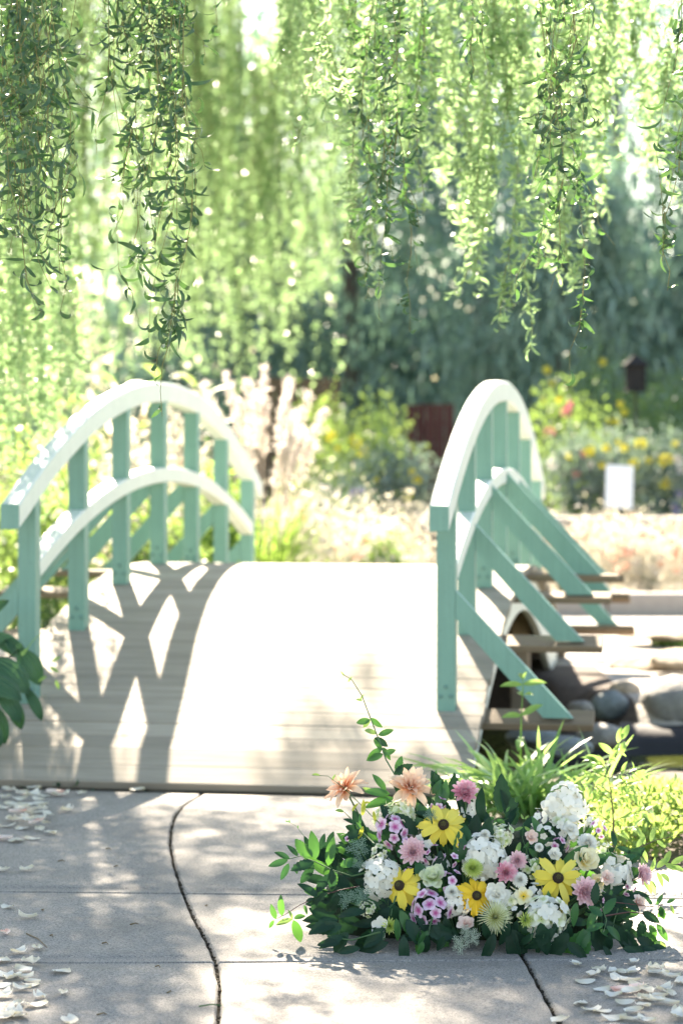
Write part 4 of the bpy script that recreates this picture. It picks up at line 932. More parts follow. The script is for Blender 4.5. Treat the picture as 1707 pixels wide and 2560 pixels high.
def add_t(me, ts):
    at_ = me.attributes.new('t', 'FLOAT', 'POINT'); at_.data.foreach_set('value', ts); return me
def petal_rows(L_, W_, cup=.3, bend=.4, notch=0, seg=6, base_w=.25, cross=.15, pw=.8, q=(-1, -.5, 0, .5, 1), ruf=0):
    """one petal along +x; returns rows and the along-coordinate"""
    rows = []
    for i in range(seg + 1):
        s = i / seg; w = W_ * .5 * max(base_w * (1 - s), math.sin(math.pi * (s * .86 + .06)) ** pw); row = []
        for k in q:
            x = s * L_ * (1 - (notch * (1 - abs(math.cos(k * 4.2))) if i == seg else 0) - (.10 * k * k if i == seg else 0))
            z = math.sin(bend * s) * 0 + cup * s * s * L_ * .5 - bend * s ** 3 * L_ * .4 + cross * abs(k) ** 2 * w + ruf * L_ * math.sin(9 * k + 7 * s) * s
            row.append((x, w * k, z))
        rows.append(row)
    return rows
def petal_mesh(name, mt, **k):
    r_ = petal_rows(**k); m = MB(); m.grid(r_); me = m.mesh(name, mt, True); n = len(r_[0]); return add_t(me, [i / (len(r_) - 1) for i in range(len(r_)) for _ in range(n)])
class TB(MB):       # MB that also keeps the along-petal coordinate
    def __init__(s): super().__init__(); s.t = []
    def petal(s, M_, **k):
        r_ = petal_rows(**k); o = len(s.v); s.grid([[M_ @ Vector(p) for p in row] for row in r_]); s.t += [i / (len(r_) - 1) for i in range(len(r_)) for _ in r_[0]]
    def fill(s, v=1.0): s.t += [v] * (len(s.v) - len(s.t))
    def tmesh(s, name, mt, smooth=True): s.fill(); return add_t(s.mesh(name, mt, smooth), s.t)
Rz = lambda a: Matrix.Rotation(a, 4, 'Z'); Ry = lambda a: Matrix.Rotation(a, 4, 'Y'); Rx = lambda a: Matrix.Rotation(a, 4, 'X'); Tr = lambda *p: Matrix.Translation(p)

PET = {'yellow': [petal_mesh('petal', M['yellow'], L_=.82, W_=.35, cup=.1, bend=.3 + .25 * i, notch=.12, cross=.25 - .1 * i, pw=.55) for i in range(3)], 'gold': [petal_mesh('petal', M['gold'], L_=.82, W_=.32, cup=.1, bend=.3 + .3 * i, notch=.1, cross=.3, pw=.6) for i in range(3)],
       'peach': [petal_mesh('petal', M['peach'], L_=.95, W_=.36, cup=.5 - .3 * i, bend=.3 * i, cross=.35, pw=.8, base_w=.4) for i in range(3)],
       'white': [petal_mesh('petal', M['white'], L_=.9, W_=.8, cup=.8 - .3 * i, bend=.4 * i, cross=.3, pw=.5, base_w=.4, ruf=.02) for i in range(3)], 'butter': [petal_mesh('petal', M['butter'], L_=.9, W_=.85, cup=.8 - .3 * i, bend=.3 * i, cross=.3, pw=.5, base_w=.4, ruf=.03) for i in range(3)],
       'blush': [petal_mesh('petal', M['blush'], L_=.9, W_=.8, cup=.8 - .3 * i, bend=.3 * i, cross=.35, pw=.5, base_w=.4, ruf=.02) for i in range(3)], 'green_white': [petal_mesh('petal', M['green_white'], L_=.9, W_=.8, cup=.9 - .2 * i, bend=.3 * i, cross=.35, pw=.5, base_w=.4, ruf=.05) for i in range(3)]}
def cone_mesh():
    m = MB(); rows = []
    for i in range(7):
        a = i / 6 * math.pi / 2; rows.append([(math.cos(a) * .25 * math.cos(k * math.tau / 16), math.cos(a) * .25 * math.sin(k * math.tau / 16), math.sin(a) * .2 - .02) for k in range(16)])
    m.loft(rows)
    for i in range(130):
        g = i * 2.39996; r_ = .245 * math.sqrt((i + .5) / 130); z = .2 * math.sqrt(max(0, 1 - (r_ / .25) ** 2)) - .02; m.mi = 1 if i < 26 else 0
        n = Vector((math.cos(g) * r_ * 1.3, math.sin(g) * r_ * 1.3, .18)).normalized(); b = Vector((math.cos(g) * r_, math.sin(g) * r_, z)); m.sweep([b, b + n * .035], [.013, .004], 4, False)
    return m.mesh('flower_cone', [M['brown_cone'], M['cone_tip']])
def floret_mesh(name, mt, n=4, W_=.75, cup=.35, tube=0):
    b = TB()
    for i in range(n): b.petal(Rz(i * math.tau / n) @ Tr(.05, 0, 0), L_=.95, W_=W_, cup=cup, bend=.25, cross=.15, seg=3, q=(-1, 0, 1), pw=.5, base_w=.3)
    return b.tmesh(name, mt)
FLO = {'white': [floret_mesh('floret', M['white'], 4, .95, .3), floret_mesh('floret', M['white'], 4, .85, .6)], 'ivory': [floret_mesh('floret', M['ivory'], 4, .95, .3), floret_mesh('floret', M['white'], 4, .9, .55)], 'green_white': [floret_mesh('floret', M['green_white'], 4, .95, .3), floret_mesh('floret', M['ivory'], 4, .9, .55)],
       'phlox': [floret_mesh('floret', M['phlox'], 5, .95, .15), floret_mesh('floret', M['phlox'], 5, .85, .45)], 'wphlox': [floret_mesh('floret', M['white'], 5, .95, .15), floret_mesh('floret', M['white'], 5, .85, .4)]}
def dahlia_mesh(mt, n=85, inner=M['spider']):
    b = TB()
    for i in range(n):
        f = (i + .5) / n; g = i * 2.39996; tilt = math.radians(82 * (1 - f) ** .8 - 6); L_ = .30 + .62 * f ** .6
        b.petal(Rz(g) @ Ry(-tilt) @ Tr(.05 * f, 0, 0), L_=L_, W_=.17 + .20 * f, cup=.5, bend=.1, cross=.9 - .4 * f, seg=3, q=(-1, -.4, .4, 1), pw=.45, base_w=.5)
    return b.tmesh('dahlia_head', mt)
def pompon_mesh(mt, n, L_, W_, tmax=85, tmin=-25, name='flower_head', dome=.25):
    b = TB()
    for i in range(n):
        f = (i + .5) / n; g = i * 2.39996; tilt = math.radians(tmax + (tmin - tmax) * f)
        b.petal(Rz(g) @ Tr(dome * f ** .5, 0, dome * .4 * (1 - f)) @ Ry(-tilt), L_=L_ * (.35 + .65 * f ** .7), W_=W_, cup=.3, bend=0, cross=.3, seg=2, q=(-1, 0, 1), pw=.4, base_w=.6)
    return b.tmesh(name, mt)
def umbel_mesh(mt, n=120):
    m = MB(); rg = np.random.default_rng(3); ico = bmesh.new(); bmesh.ops.create_icosphere(ico, subdivisions=1, radius=1); iv = [v.co.copy() for v in ico.verts]; fi = [[v.index for v in f.verts] for f in ico.faces]; ico.free()
    for k in range(9):
        a = k * 2.4; r_ = .62 * math.sqrt(k / 9); c = Vector((math.cos(a) * r_, math.sin(a) * r_, .25 - .3 * r_ * r_)); m.sweep([Vector((0, 0, -.5)), c * .6 + Vector((0, 0, -.15)), c], [.03, .02, .015], 4)
        for j in range(n // 9):
            g = j * 2.39996; q = .26 * math.sqrt((j + .5) / (n // 9)); p = c + Vector((math.cos(g) * q, math.sin(g) * q, .12 - q * q * 1.5)); s = rg.uniform(.032, .05); m.add([v * s + p for v in iv], fi)
            m.sweep([c - Vector((0, 0, .04)), p], [.008, .006], 3, False)
    return m.mesh('umbel', mt)
CONE = cone_mesh(); DAH = {'pink': dahlia_mesh(M['pink']), 'magenta': dahlia_mesh(M['magenta'])}
POM = {'lime': pompon_mesh(M['lime'], 240, .62, .07), 'spider': pompon_mesh(M['spider'], 150, .8, .06, 88, -30), 'scab': pompon_mesh(M['scab'], 140, .6, .17, 88, -40), 'mini': pompon_mesh(M['lime'], 50, .7, .14, 80, -10)}
UMB = {'dark': umbel_mesh(M['umbel']), 'pale': umbel_mesh(M['umbel_pale'])}
XC, BACK = 1190, 0.0
def place(px, py, dy=0.0):
    Y = 7.45
    for _ in range(4):
        p = at(px, py, Y); Y = 7.40 + .42 * min(1.2, max(0, p.z) / .55) + .18 * ((p.x - .42) / .6) ** 2 + dy
    return at(px, py, Y)
def face(p, fx=0, fz=0): return Vector(((p.x - .42) * .9 + fx, -1.0, .25 + p.z * .8 + fz)).normalized()
def stem_to(name, p, d, mt, r_=.0035):
    m = MB(); b = Vector((ARR.x + (p.x - ARR.x) * .45, ARR.y + .02, .03)); m.sweep([b - ARR, (b.lerp(p, .6) - d * .03) - ARR, p - ARR - d * .004], [r_, r_, r_ * .8], 5)
    return m
def part(name, p, n, mt=None):
    """the stem is the flower's own mesh; head pieces are its children"""
    o = link(name, stem_to(name, p, n, mt).mesh(name, mt or M['b_stem'], True), arr); return o
def rel(p): return p - ARR
def sz(d, p): return 1.22 * d * p.y / FPX / 2
def daisy(px, py, dia, kind='yellow', n=13, fx=0, fz=0, dy=0, droop=0):
    p = place(px, py, dy); nrm = face(p, fx, fz); f = part('yellow_daisy', p, nrm); s = sz(dia, p)
    link('flower_cone', CONE, f, frameZ(nrm, rel(p), s * .86, rnd.uniform(0, 6)))
    B = frameZ(nrm, rel(p), s, rnd.uniform(0, 6))
    for i in range(n):
        link('petal', rnd.choice(PET[kind]), f, B @ Rz(i * math.tau / n + rnd.uniform(-.1, .1)) @ Ry(rnd.uniform(-.1, .42) + droop) @ Tr(.18, 0, -.01 + .012 * (i % 2)) @ Matrix.Diagonal((rnd.uniform(.78, 1.1), rnd.uniform(.8, 1.15), 1, 1)))
def head(name, mesh, px, py, dia, fx=0, fz=0, dy=0, sq=1.0):
    p = place(px, py, dy); nrm = face(p, fx, fz); f = part(name, p, nrm); link('flower_head', mesh, f, frameZ(nrm, rel(p), (sz(dia, p), sz(dia, p), sz(dia, p) * sq), rnd.uniform(0, 6)))
def petalled(name, px, py, dia, kind, rings, fx=0, fz=0, dy=0, cone=None):
    p = place(px, py, dy); nrm = face(p, fx, fz); f = part(name, p, nrm); s = sz(dia, p); B = frameZ(nrm, rel(p) - nrm * s * .2, s, rnd.uniform(0, 6))
    for (n, tilt, ln, ph, kk) in rings:
        for i in range(n): link('petal', PET[kk or kind][min(2, int(rnd.random() * 3))], f, B @ Rz(i * math.tau / n + ph + rnd.uniform(-.12, .12)) @ Ry(-math.radians(tilt + rnd.uniform(-8, 8))) @ Tr(.06, 0, 0) @ Matrix.Diagonal((ln, ln * rnd.uniform(.9, 1.1), ln, 1)))
    if cone: link('flower_head', cone, f, B @ Matrix.Diagonal((.45, .45, .45, 1)))
def ball(name, px, py, dia, kind, n, fl, fx=0, fz=0, dy=0, flat=.8, back=False):
    p = place(px, py, dy); nrm = face(p, fx, fz); f = part(name, p, nrm); s = sz(dia, p) * .94; B = frameZ(nrm, rel(p) - nrm * s * .4, s, rnd.uniform(0, 6)); m_ = FLO[kind]
    for i in range(n):
        z = 1 - 1.15 * (i + .5) / n; a = i * 2.39996; r_ = math.sqrt(max(0, 1 - z * z)); d = Vector((r_ * math.cos(a), r_ * math.sin(a), z * flat)) * rnd.uniform(.72, 1.12) * (1 + .16 * math.sin(3 * a + px) * r_)
        link('floret', rnd.choice(m_), f, B @ frameZ(d + Vector((rnd.uniform(-.3, .3), rnd.uniform(-.3, .3), .25)), d * .88, fl * rnd.uniform(.8, 1.25), rnd.uniform(0, 6)))
def umbel(px, py, dia, kind='dark', fx=0, fz=0, dy=0):
    p = place(px, py, dy); nrm = face(p, fx, fz); f = part('umbel_flower', p, nrm); link('flower_head', UMB[kind], f, frameZ(nrm, rel(p), sz(dia, p) * 1.15, rnd.uniform(0, 6)))
# base that holds the stems
m = MB(); rows = []
for i in range(9):
    a = i / 8 * math.pi / 2; rows.append([(ARR.x + .50 * math.cos(a) ** .8 * math.cos(k * math.tau / 24), ARR.y + .27 + .22 * math.cos(a) * math.sin(k * math.tau / 24), .33 * math.sin(a) + .002) for k in range(24)])
m.loft(rows); m.build('moss_base', M['foam'], arr, True)
daisy(1108, 2062, 108, n=12); daisy(998, 2214, 104, fx=-.25, fz=.1, n=13, droop=.06); daisy(1191, 2239, 92, 'gold', 14, fx=.15, fz=-.15, droop=.1); daisy(1394, 2195, 110, fx=-.15, fz=.15, n=12)
R3 = lambda a, b, c: [(a, 12, 1.0, 0, None), (b, 38, .85, .3, None), (c, 62, .62, .6, None)]
petalled('peach_dahlia', 1027, 1962, 100, 'peach', [(9, 5, 1.05, 0, None), (9, 28, .85, .3, None), (10, 52, .62, .5, None), (8, 75, .45, .1, None)], fx=.35, fz=.2)
petalled('peach_dahlia', 857, 1962, 92, 'peach', [(9, -5, 1.05, 0, None), (9, 20, .9, .3, None), (9, 48, .66, .5, None), (8, 72, .45, .1, None)], fx=-.9, fz=.9)
head('pink_dahlia', DAH['magenta'], 1162, 1983, 64, fz=.3); head('pink_dahlia', DAH['pink'], 1032, 2130, 66); head('pink_dahlia', DAH['pink'], 1460, 2230, 70, dy=-.03); head('pink_dahlia', DAH['magenta'], 1264, 2182, 52); head('pink_dahlia', DAH['pink'], 1292, 2152, 46, dy=.02); head('pink_dahlia', DAH['pink'], 1603, 2186, 52, fx=.6)
for (x, y, d, k, n, dy) in ((948, 2190, 92, 'white', 34, .0), (1212, 2138, 104, 'white', 42, .01), (1421, 2008, 108, 'white', 42, .02), (1371, 2292, 104, 'ivory', 40, -.02), (1000, 2030, 74, 'green_white', 22, .03), (958, 2035, 54, 'green_white', 16, .04), (1141, 2258, 62, 'white', 16, .02), (1178, 2022, 60, 'white', 16, .05), (1255, 2085, 56, 'green_white', 16, .04), (1420, 2062, 62, 'ivory', 16, .02), (1058, 2158, 40, 'white', 9, .06)):
    ball('white_hydrangea', x, y, d, k, n, .31 if d > 80 else .42, dy=dy)
for (x, y, d, n) in ((976, 2072, 80, 10), (1067, 2271, 92, 13), (1118, 2200, 58, 7), (1082, 2135, 54, 6), (1500, 2070, 44, 5), (861, 2095, 24, 2), (1500, 2252, 46, 5), (1021, 2100, 36, 3), (1126, 2146, 34, 3)):
    ball('pink_phlox', x, y, d, 'phlox', n, .36 if n > 4 else .5, flat=.6)
for (x, y, d, n) in ((1553, 2190, 84, 11), (1367, 2080, 52, 6), (1292, 2273, 30, 2), (1262, 2276, 32, 3), (1534, 2156, 40, 4)): ball('white_phlox', x, y, d, 'wphlox', n, .38 if n > 4 else .55, flat=.6)
head('lime_chrysanthemum', POM['lime'], 1181, 2170, 56, fz=.3); head('spider_chrysanthemum', POM['spider'], 1237, 2292, 78, fz=.1); head('small_lime_daisy', POM['mini'], 1313, 2300, 40); head('small_lime_daisy', POM['mini'], 974, 2315, 42, fx=.4)
for (x, y, d) in ((1299, 2199, 44), (1129, 2230, 42), (1468, 2108, 58), (1212, 2086, 30), (1347, 2118, 26)): head('white_scabious', POM['scab'], x, y, d)
RO = [(6, 8, .95, 0, None), (5, 30, .82, .5, None), (5, 52, .68, .2, None), (5, 70, .52, .7, None), (4, 82, .4, .3, None)]
petalled('white_rose', 1241, 2238, 64, 'white', RO); petalled('yellow_rose', 1464, 2145, 70, 'butter', RO); petalled('yellow_rose', 1490, 2212, 56, 'butter', RO, fx=.4, dy=.04); petalled('cream_lisianthus', 1081, 2192, 66, 'green_white', RO, fz=.4); petalled('blush_rose', 1164, 2308, 44, 'blush', RO, fz=.6)
petalled('blush_rose', 1516, 2193, 36, 'blush', RO, dy=-.02); petalled('white_rose', 1425, 2073, 44, 'white', RO, fz=.5); petalled('blush_rose', 1597, 2256, 40, 'blush', RO, fx=.5); petalled('white_daisy', 953, 2316, 50, 'white', [(6, 15, .95, 0, None)], fx=-.4); petalled('white_rose', 1385, 2135, 34, 'white', RO); petalled('cream_primula', 1309, 2240, 44, 'butter', [(5, 12, 1, 0, None)]); petalled('cream_primula', 1408, 2275, 30, 'butter', [(5, 20, 1, 0, None)]); petalled('white_rose', 1328, 2092, 34, 'blush', RO)
for (x, y, d, k) in ((896, 2122, 58, 'dark'), (897, 2160, 36, 'dark'), (865, 2250, 52, 'dark'), (903, 2242, 52, 'dark'), (1150, 2362, 50, 'pale'), (1182, 2345, 44, 'pale'), (1164, 2328, 34, 'pale'), (1076, 2040, 36, 'dark')): umbel(x, y, d, k, dy=-.02, fz=.2)

# small filler blooms tucked between the large ones
rf = np.random.default_rng(17)
for i, (x, y) in enumerate([(1060, 2100), (1150, 2110), (1235, 2165), (1330, 2165), (1340, 2225), (1420, 2245), (1440, 2185), (1510, 2130), (1540, 2225), (1575, 2215), (1350, 2040), (1300, 2110), (1100, 2160), (1020, 2180), (930, 2095), (945, 2130), (1050, 2220), (1150, 2290), (1200, 2200), (1270, 2245), (1335, 2260), (1400, 2110), (1480, 2050), (1390, 2040), (1560, 2160), (1095, 2010), (1215, 2050), (915, 2270)]):
    k = i % 4
    if i % 3 == 2: continue
    if k in (0, 2): ball('white_phlox', x, y, rf.uniform(34, 50), 'wphlox', 5, .46, flat=.6, dy=.02)
    elif k == 1: ball('pink_phlox', x, y, rf.uniform(30, 44), 'phlox', 4, .46, flat=.6, dy=.02)
    else: ball('white_hydrangea', x, y, rf.uniform(40, 56), 'green_white', 10, .42, dy=.03)
# leafy sprigs: polyline in photo pixels, leaf size in metres, leaf kind
def sprig(pts, dys, leaves, kind, stem='b_stem', r_=.0028, name='leafy_sprig'):
    P3 = [place(x, y, d) for (x, y), d in zip(pts, dys)]
    for p in P3: p.z = max(p.z, .012)
    m = MB(); m.sweep([rel(p) for p in P3], list(np.linspace(r_, r_ * .4, len(P3))), 5); o = link(name, m.mesh(name, M[stem], True), arr)
    for (x, y, ang, size, kd, *ex) in leaves:      # leaf attachment pixel, angle on the picture, length
        p = place(x, y, dys[-1] if not ex else ex[0]); a = math.radians(ang); d = Vector((math.cos(a), rnd.uniform(-.25, .15), math.sin(a))); p.z = max(p.z, .012)
        tip = p + d.normalized() * size
        if tip.z < .008: d.z = (.008 - p.z) / size
        leaf(o, p, d, (rnd.uniform(-.5, .5), -1, .45 + rnd.uniform(-.3, .3)), size * 1.14, kd or kind, ARR)
    return o
# tall vine
sprig([(1000, 1960), (965, 1900), (945, 1845), (920, 1780), (905, 1740), (880, 1700), (857, 1685)], [.02] * 7, [(958, 1885, 200, .055, 'mid'), (958, 1885, 20, .04, 'mid'), (955, 1870, 215, .06, 'mid'), (957, 1868, -60, .045, 'mid'), (955, 1875, 130, .04, 'mid'), (945, 1838, 20, .05, 'mid'), (942, 1835, 155, .045, 'light'), (935, 1845, -30, .05, 'dark'), (925, 1800, 190, .045, 'mid'), (926, 1795, -40, .045, 'mid'),
      (926, 1797, 230, .04, 'light'), (906, 1752, 160, .022, 'light'), (900, 1750, 60, .02, 'light'), (870, 1705, 60, .02, 'light'), (860, 1690, 120, .018, 'light'), (985, 1935, 30, .06, 'dark'), (990, 1930, 70, .05, 'mid')], 'mid')
# thin vine across the left peach dahlia
sprig([(950, 2060), (900, 2010), (860, 1970), (820, 1940), (780, 1938)], [-.02] * 5, [(800, 1938, 170, .025, 'light'), (830, 1950, 60, .02, 'light'), (903, 2010, 20, .028, 'lime'), (938, 2055, 100, .035, 'lime'), (905, 2040, 80, .05, 'lime'), (908, 2065, 250, .045, 'lime')], 'light', r_=.002)
# left, upper broad leaves
sprig([(960, 2170), (880, 2190), (830, 2175), (790, 2155), (750, 2140), (720, 2148)], [.02, 0, -.02, -.03, -.04, -.05], [(788, 2150, 95, .085, 'mid'), (778, 2145, 135, .075, 'mid'), (820, 2165, 80, .085, 'mid'), (785, 2155, 195, .07, 'dark'), (785, 2162, 235, .075, 'dark'), (725, 2148, 150, .05, 'dark'), (745, 2140, 130, .045, 'dark'), (720, 2150, 195, .06, 'dark'), (722, 2158, 245, .055, 'dark'), (735, 2160, 290, .03, 'dark'), (775, 2130, 105, .05, 'dark'), (800, 2125, 75, .05, 'dark'), (820, 2115, 70, .045, 'dark'),
       (840, 2180, 250, .06, 'mid'), (850, 2165, 20, .06, 'mid'), (830, 2185, 225, .07, 'dark')], 'dark')
sprig([(790, 2120), (760, 2090), (740, 2065), (722, 2055)], [-.03] * 4, [(722, 2055, 160, .012, 'mid'), (745, 2070, 90, .008, 'mid'), (724, 2057, 100, .01, 'mid')], 'mid', r_=.0012)
# left, low arching sprig
sprig([(900, 2215), (850, 2225), (800, 2240), (750, 2262), (715, 2285), (690, 2298)], [0, -.03, -.05, -.06, -.06, -.06], [(705, 2290, 95, .06, 'mid'), (690, 2298, 110, .045, 'mid'), (685, 2300, 240, .03, 'mid'), (732, 2298, 195, .055, 'light'), (732, 2298, 110, .03, 'light'), (735, 2296, 20, .035, 'mid'), (733, 2300, 290, .075, 'mid'), (785, 2245, 200, .03, 'dark'), (795, 2242, 140, .07, 'dark'), (800, 2238, 235, .06, 'dark'), (760, 2262, 290, .03, 'mid'), (820, 2230, 215, .075, 'dark'), (840, 2230, 260, .07, 'dark'), (850, 2240, 230, .08, 'dark'), (830, 2225, 90, .06, 'dark')], 'mid', 'red_stem', .002)
sprig([(950, 2330), (880, 2350), (840, 2345), (800, 2330)], [-.06] * 4, [(855, 2315, 190, .085, 'dark'), (845, 2300, 200, .09, 'dark'), (860, 2340, 200, .08, 'dark'), (850, 2358, 180, .07, 'dark'), (900, 2370, 190, .07, 'dark'), (870, 2330, 240, .08, 'dark')], 'dark')
# tip sprigs behind the left phlox
sprig([(935, 2110), (905, 2080), (880, 2050), (860, 2030)], [0] * 4, [(860, 2030, 160, .03, 'light'), (880, 2028, 60, .03, 'lime'), (890, 2055, 300, .045, 'mid'), (905, 2078, 200, .06, 'dark'), (890, 2060, 150, .04, 'dark'), (915, 2085, 235, .065, 'dark'), (900, 2060, 90, .03, 'mid')], 'dark')
# leaves around the top dahlias
sprig([(1010, 2060), (985, 2010), (960, 1990), (925, 1975)], [.03] * 4, [(975, 1985, 170, .075, 'mid'), (965, 1975, 130, .06, 'mid'), (985, 1995, 195, .09, 'mid'), (1000, 1990, 110, .05, 'dark'), (930, 1975, 170, .03, 'light')], 'mid')
sprig([(1080, 2080), (1085, 2020), (1075, 1985), (1080, 1955)], [.04] * 4, [(1080, 1985, 60, .05, 'mid'), (1085, 1960, 80, .04, 'mid'), (1090, 2020, 75, .07, 'mid'), (1085, 2040, 160, .06, 'dark'), (1075, 2000, 200, .05, 'dark'), (1110, 2010, 85, .07, 'mid')], 'mid')
# centre back shoots
sprig([(1330, 2190), (1320, 2140), (1305, 2095), (1308, 2050)], [.03] * 4, [(1306, 2068, 200, .03, 'light'), (1310, 2066, -40, .03, 'light'), (1308, 2048, 120, .018, 'light'), (1310, 2048, 40, .018, 'light'), (1320, 2120, -50, .05, 'mid'), (1300, 2105, 250, .045, 'light'), (1325, 2170, 40, .05, 'light')], 'light', r_=.0016)
sprig([(1250, 2110), (1240, 2060), (1270, 2045)], [.06] * 3, [(1235, 2045, 190, .05, 'mid'), (1235, 2050, 290, .05, 'mid'), (1240, 2048, -25, .035, 'mid'), (1225, 2060, 250, .03, 'light'), (1265, 2030, 60, .02, 'light')], 'mid')
# leaves between the flowers (right)
sprig([(1530, 2190), (1540, 2150), (1535, 2110)], [.02] * 3, [(1537, 2118, 215, .06, 'dark'), (1537, 2118, 95, .055, 'dark'), (1540, 2118, -10, .055, 'dark'), (1535, 2130, 250, .05, 'mid'), (1515, 2150, 200, .05, 'mid')], 'dark')
sprig([(1530, 2160), (1580, 2125), (1640, 2100), (1707, 2085)], [.03, .03, .04, .05], [(1590, 2120, 60, .045, 'light'), (1610, 2112, 100, .05, 'light'), (1625, 2105, 75, .05, 'light'), (1640, 2100, -40, .04, 'light'), (1600, 2118, -60, .05, 'light'), (1575, 2125, 230, .045, 'light'), (1650, 2098, 70, .03, 'light')], 'light', 'red_stem', .002)
sprig([(1560, 2210), (1610, 2190), (1650, 2170), (1690, 2150)], [.02] * 4, [(1625, 2180, 70, .045, 'light'), (1640, 2170, 45, .05, 'light'), (1660, 2162, 70, .05, 'light'), (1660, 2160, -20, .045, 'light'), (1675, 2160, 30, .055, 'light'), (1675, 2165, -15, .05, 'light'), (1640, 2180, -60, .05, 'light'), (1625, 2200, -70, .05, 'light'), (1650, 2185, -30, .045, 'light'), (1615, 2185, 110, .05, 'light'), (1605, 2200, -50, .05, 'light')], 'light', 'red_stem', .002)
sprig([(1530, 2255), (1590, 2262), (1640, 2268), (1670, 2255)], [-.02] * 4, [(1640, 2262, 60, .035, 'mid'), (1650, 2265, -80, .045, 'mid'), (1665, 2258, 30, .03, 'mid'), (1675, 2262, -70, .03, 'light'), (1630, 2262, 130, .03, 'mid'), (1655, 2272, 250, .035, 'mid')], 'mid', 'red_stem', .0018)
sprig([(1510, 2290), (1570, 2280), (1620, 2285), (1650, 2310)], [-.02, -.02, -.02, -.02], [(1555, 2250, -30, .06, 'dark'), (1565, 2285, 200, .06, 'dark'), (1605, 2300, -95, .065, 'dark'), (1605, 2280, -30, .055, 'dark'), (1622, 2312, -60, .05, 'mid'), (1640, 2310, -55, .06, 'mid'), (1610, 2330, -60, .07, 'mid'), (1635, 2355, -40, .05, 'light'), (1580, 2300, 230, .06, 'dark'), (1560, 2320, -75, .07, 'dark'), (1590, 2345, -50, .08, 'dark'), (1600, 2375, -10, .06, 'dark'), (1580, 2375, -35, .07, 'dark'), (1555, 2370, -50, .07, 'dark'), (1625, 2365, -20, .05, 'dark')], 'dark', 'red_stem')
sprig([(1500, 2260), (1515, 2300), (1508, 2330)], [-.06] * 3, [(1510, 2285, 60, .06, 'mid'), (1505, 2290, 140, .05, 'mid'), (1510, 2310, 200, .06, 'mid'), (1515, 2315, -40, .06, 'mid'), (1490, 2275, 240, .06, 'mid'), (1440, 2255, 260, .07, 'mid'), (1485, 2260, 85, .06, 'dark')], 'mid')
# low front leaves
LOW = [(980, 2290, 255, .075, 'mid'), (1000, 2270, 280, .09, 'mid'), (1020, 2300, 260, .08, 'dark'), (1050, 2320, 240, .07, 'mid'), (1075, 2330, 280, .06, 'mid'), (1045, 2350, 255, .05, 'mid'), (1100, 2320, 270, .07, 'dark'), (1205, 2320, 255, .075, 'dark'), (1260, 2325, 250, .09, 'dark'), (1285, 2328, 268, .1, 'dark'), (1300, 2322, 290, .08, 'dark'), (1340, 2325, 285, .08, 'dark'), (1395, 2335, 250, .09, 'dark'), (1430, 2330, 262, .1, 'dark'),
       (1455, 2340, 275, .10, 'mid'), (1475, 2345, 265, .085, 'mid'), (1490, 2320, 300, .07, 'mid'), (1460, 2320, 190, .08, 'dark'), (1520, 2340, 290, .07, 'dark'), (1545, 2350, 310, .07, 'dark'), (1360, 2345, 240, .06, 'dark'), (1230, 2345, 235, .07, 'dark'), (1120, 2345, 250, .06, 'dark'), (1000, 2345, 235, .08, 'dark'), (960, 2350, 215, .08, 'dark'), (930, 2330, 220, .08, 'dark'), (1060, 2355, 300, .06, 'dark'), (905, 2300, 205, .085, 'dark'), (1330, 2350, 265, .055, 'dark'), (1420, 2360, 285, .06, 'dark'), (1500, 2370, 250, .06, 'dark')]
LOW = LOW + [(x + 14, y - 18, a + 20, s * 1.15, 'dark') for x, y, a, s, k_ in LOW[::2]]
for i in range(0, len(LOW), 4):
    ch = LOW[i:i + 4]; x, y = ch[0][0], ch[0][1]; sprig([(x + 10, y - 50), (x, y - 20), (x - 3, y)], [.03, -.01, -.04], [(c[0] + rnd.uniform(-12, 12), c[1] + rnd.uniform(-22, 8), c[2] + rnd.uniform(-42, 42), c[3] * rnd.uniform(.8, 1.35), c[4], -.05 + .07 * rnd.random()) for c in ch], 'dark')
# leaves that fill the mound
rgb = np.random.default_rng(9); k = 0
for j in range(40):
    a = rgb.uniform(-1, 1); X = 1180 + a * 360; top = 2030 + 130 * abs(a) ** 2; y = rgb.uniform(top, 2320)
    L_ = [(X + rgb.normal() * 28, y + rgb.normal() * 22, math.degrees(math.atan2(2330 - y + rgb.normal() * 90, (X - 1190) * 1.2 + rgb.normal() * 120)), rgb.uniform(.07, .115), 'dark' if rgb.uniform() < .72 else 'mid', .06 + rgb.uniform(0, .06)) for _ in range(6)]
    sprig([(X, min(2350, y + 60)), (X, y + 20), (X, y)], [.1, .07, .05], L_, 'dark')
# ---------------------------------------------------------------- fallen petals and litter
def fallen(name, mt, seed):
    rg = np.random.default_rng(seed); n = 8; rows = []
    for i in range(n + 1):
        s = i / n; w = .5 * (math.sin(math.pi * (s * .9 + .05)) ** .55) * (.82 + .1 * math.sin(seed + 4 * s)); row = []
        for k in np.linspace(-1, 1, 7):
            z = .10 + .16 * (2 * s - 1) ** 2 * (1 if seed % 2 else .5) + .18 * k * k * (1 if seed % 3 else -.35) + .06 * math.sin(5 * s + 4 * k + seed) + (.22 * max(0, s - .7) / .3 * abs(k) if seed % 2 else 0)
            row.append((s - .5, w * k, max(0.02, z * .6)))
        rows.append(row)
    m = MB(); m.grid(rows); return add_t(m.mesh(name, mt, True), [i / n for i in range(n + 1) for _ in range(7)])
M['cream'] = petal_mat('cream_petal', (.72, .68, .60), (.80, .77, .70), None, .3, (.62, .56, .42))
FALL = [fallen('fallen_petal', M['cream'], s) for s in range(1, 7)] + [fallen('fallen_petal', M['blush'], 8)]
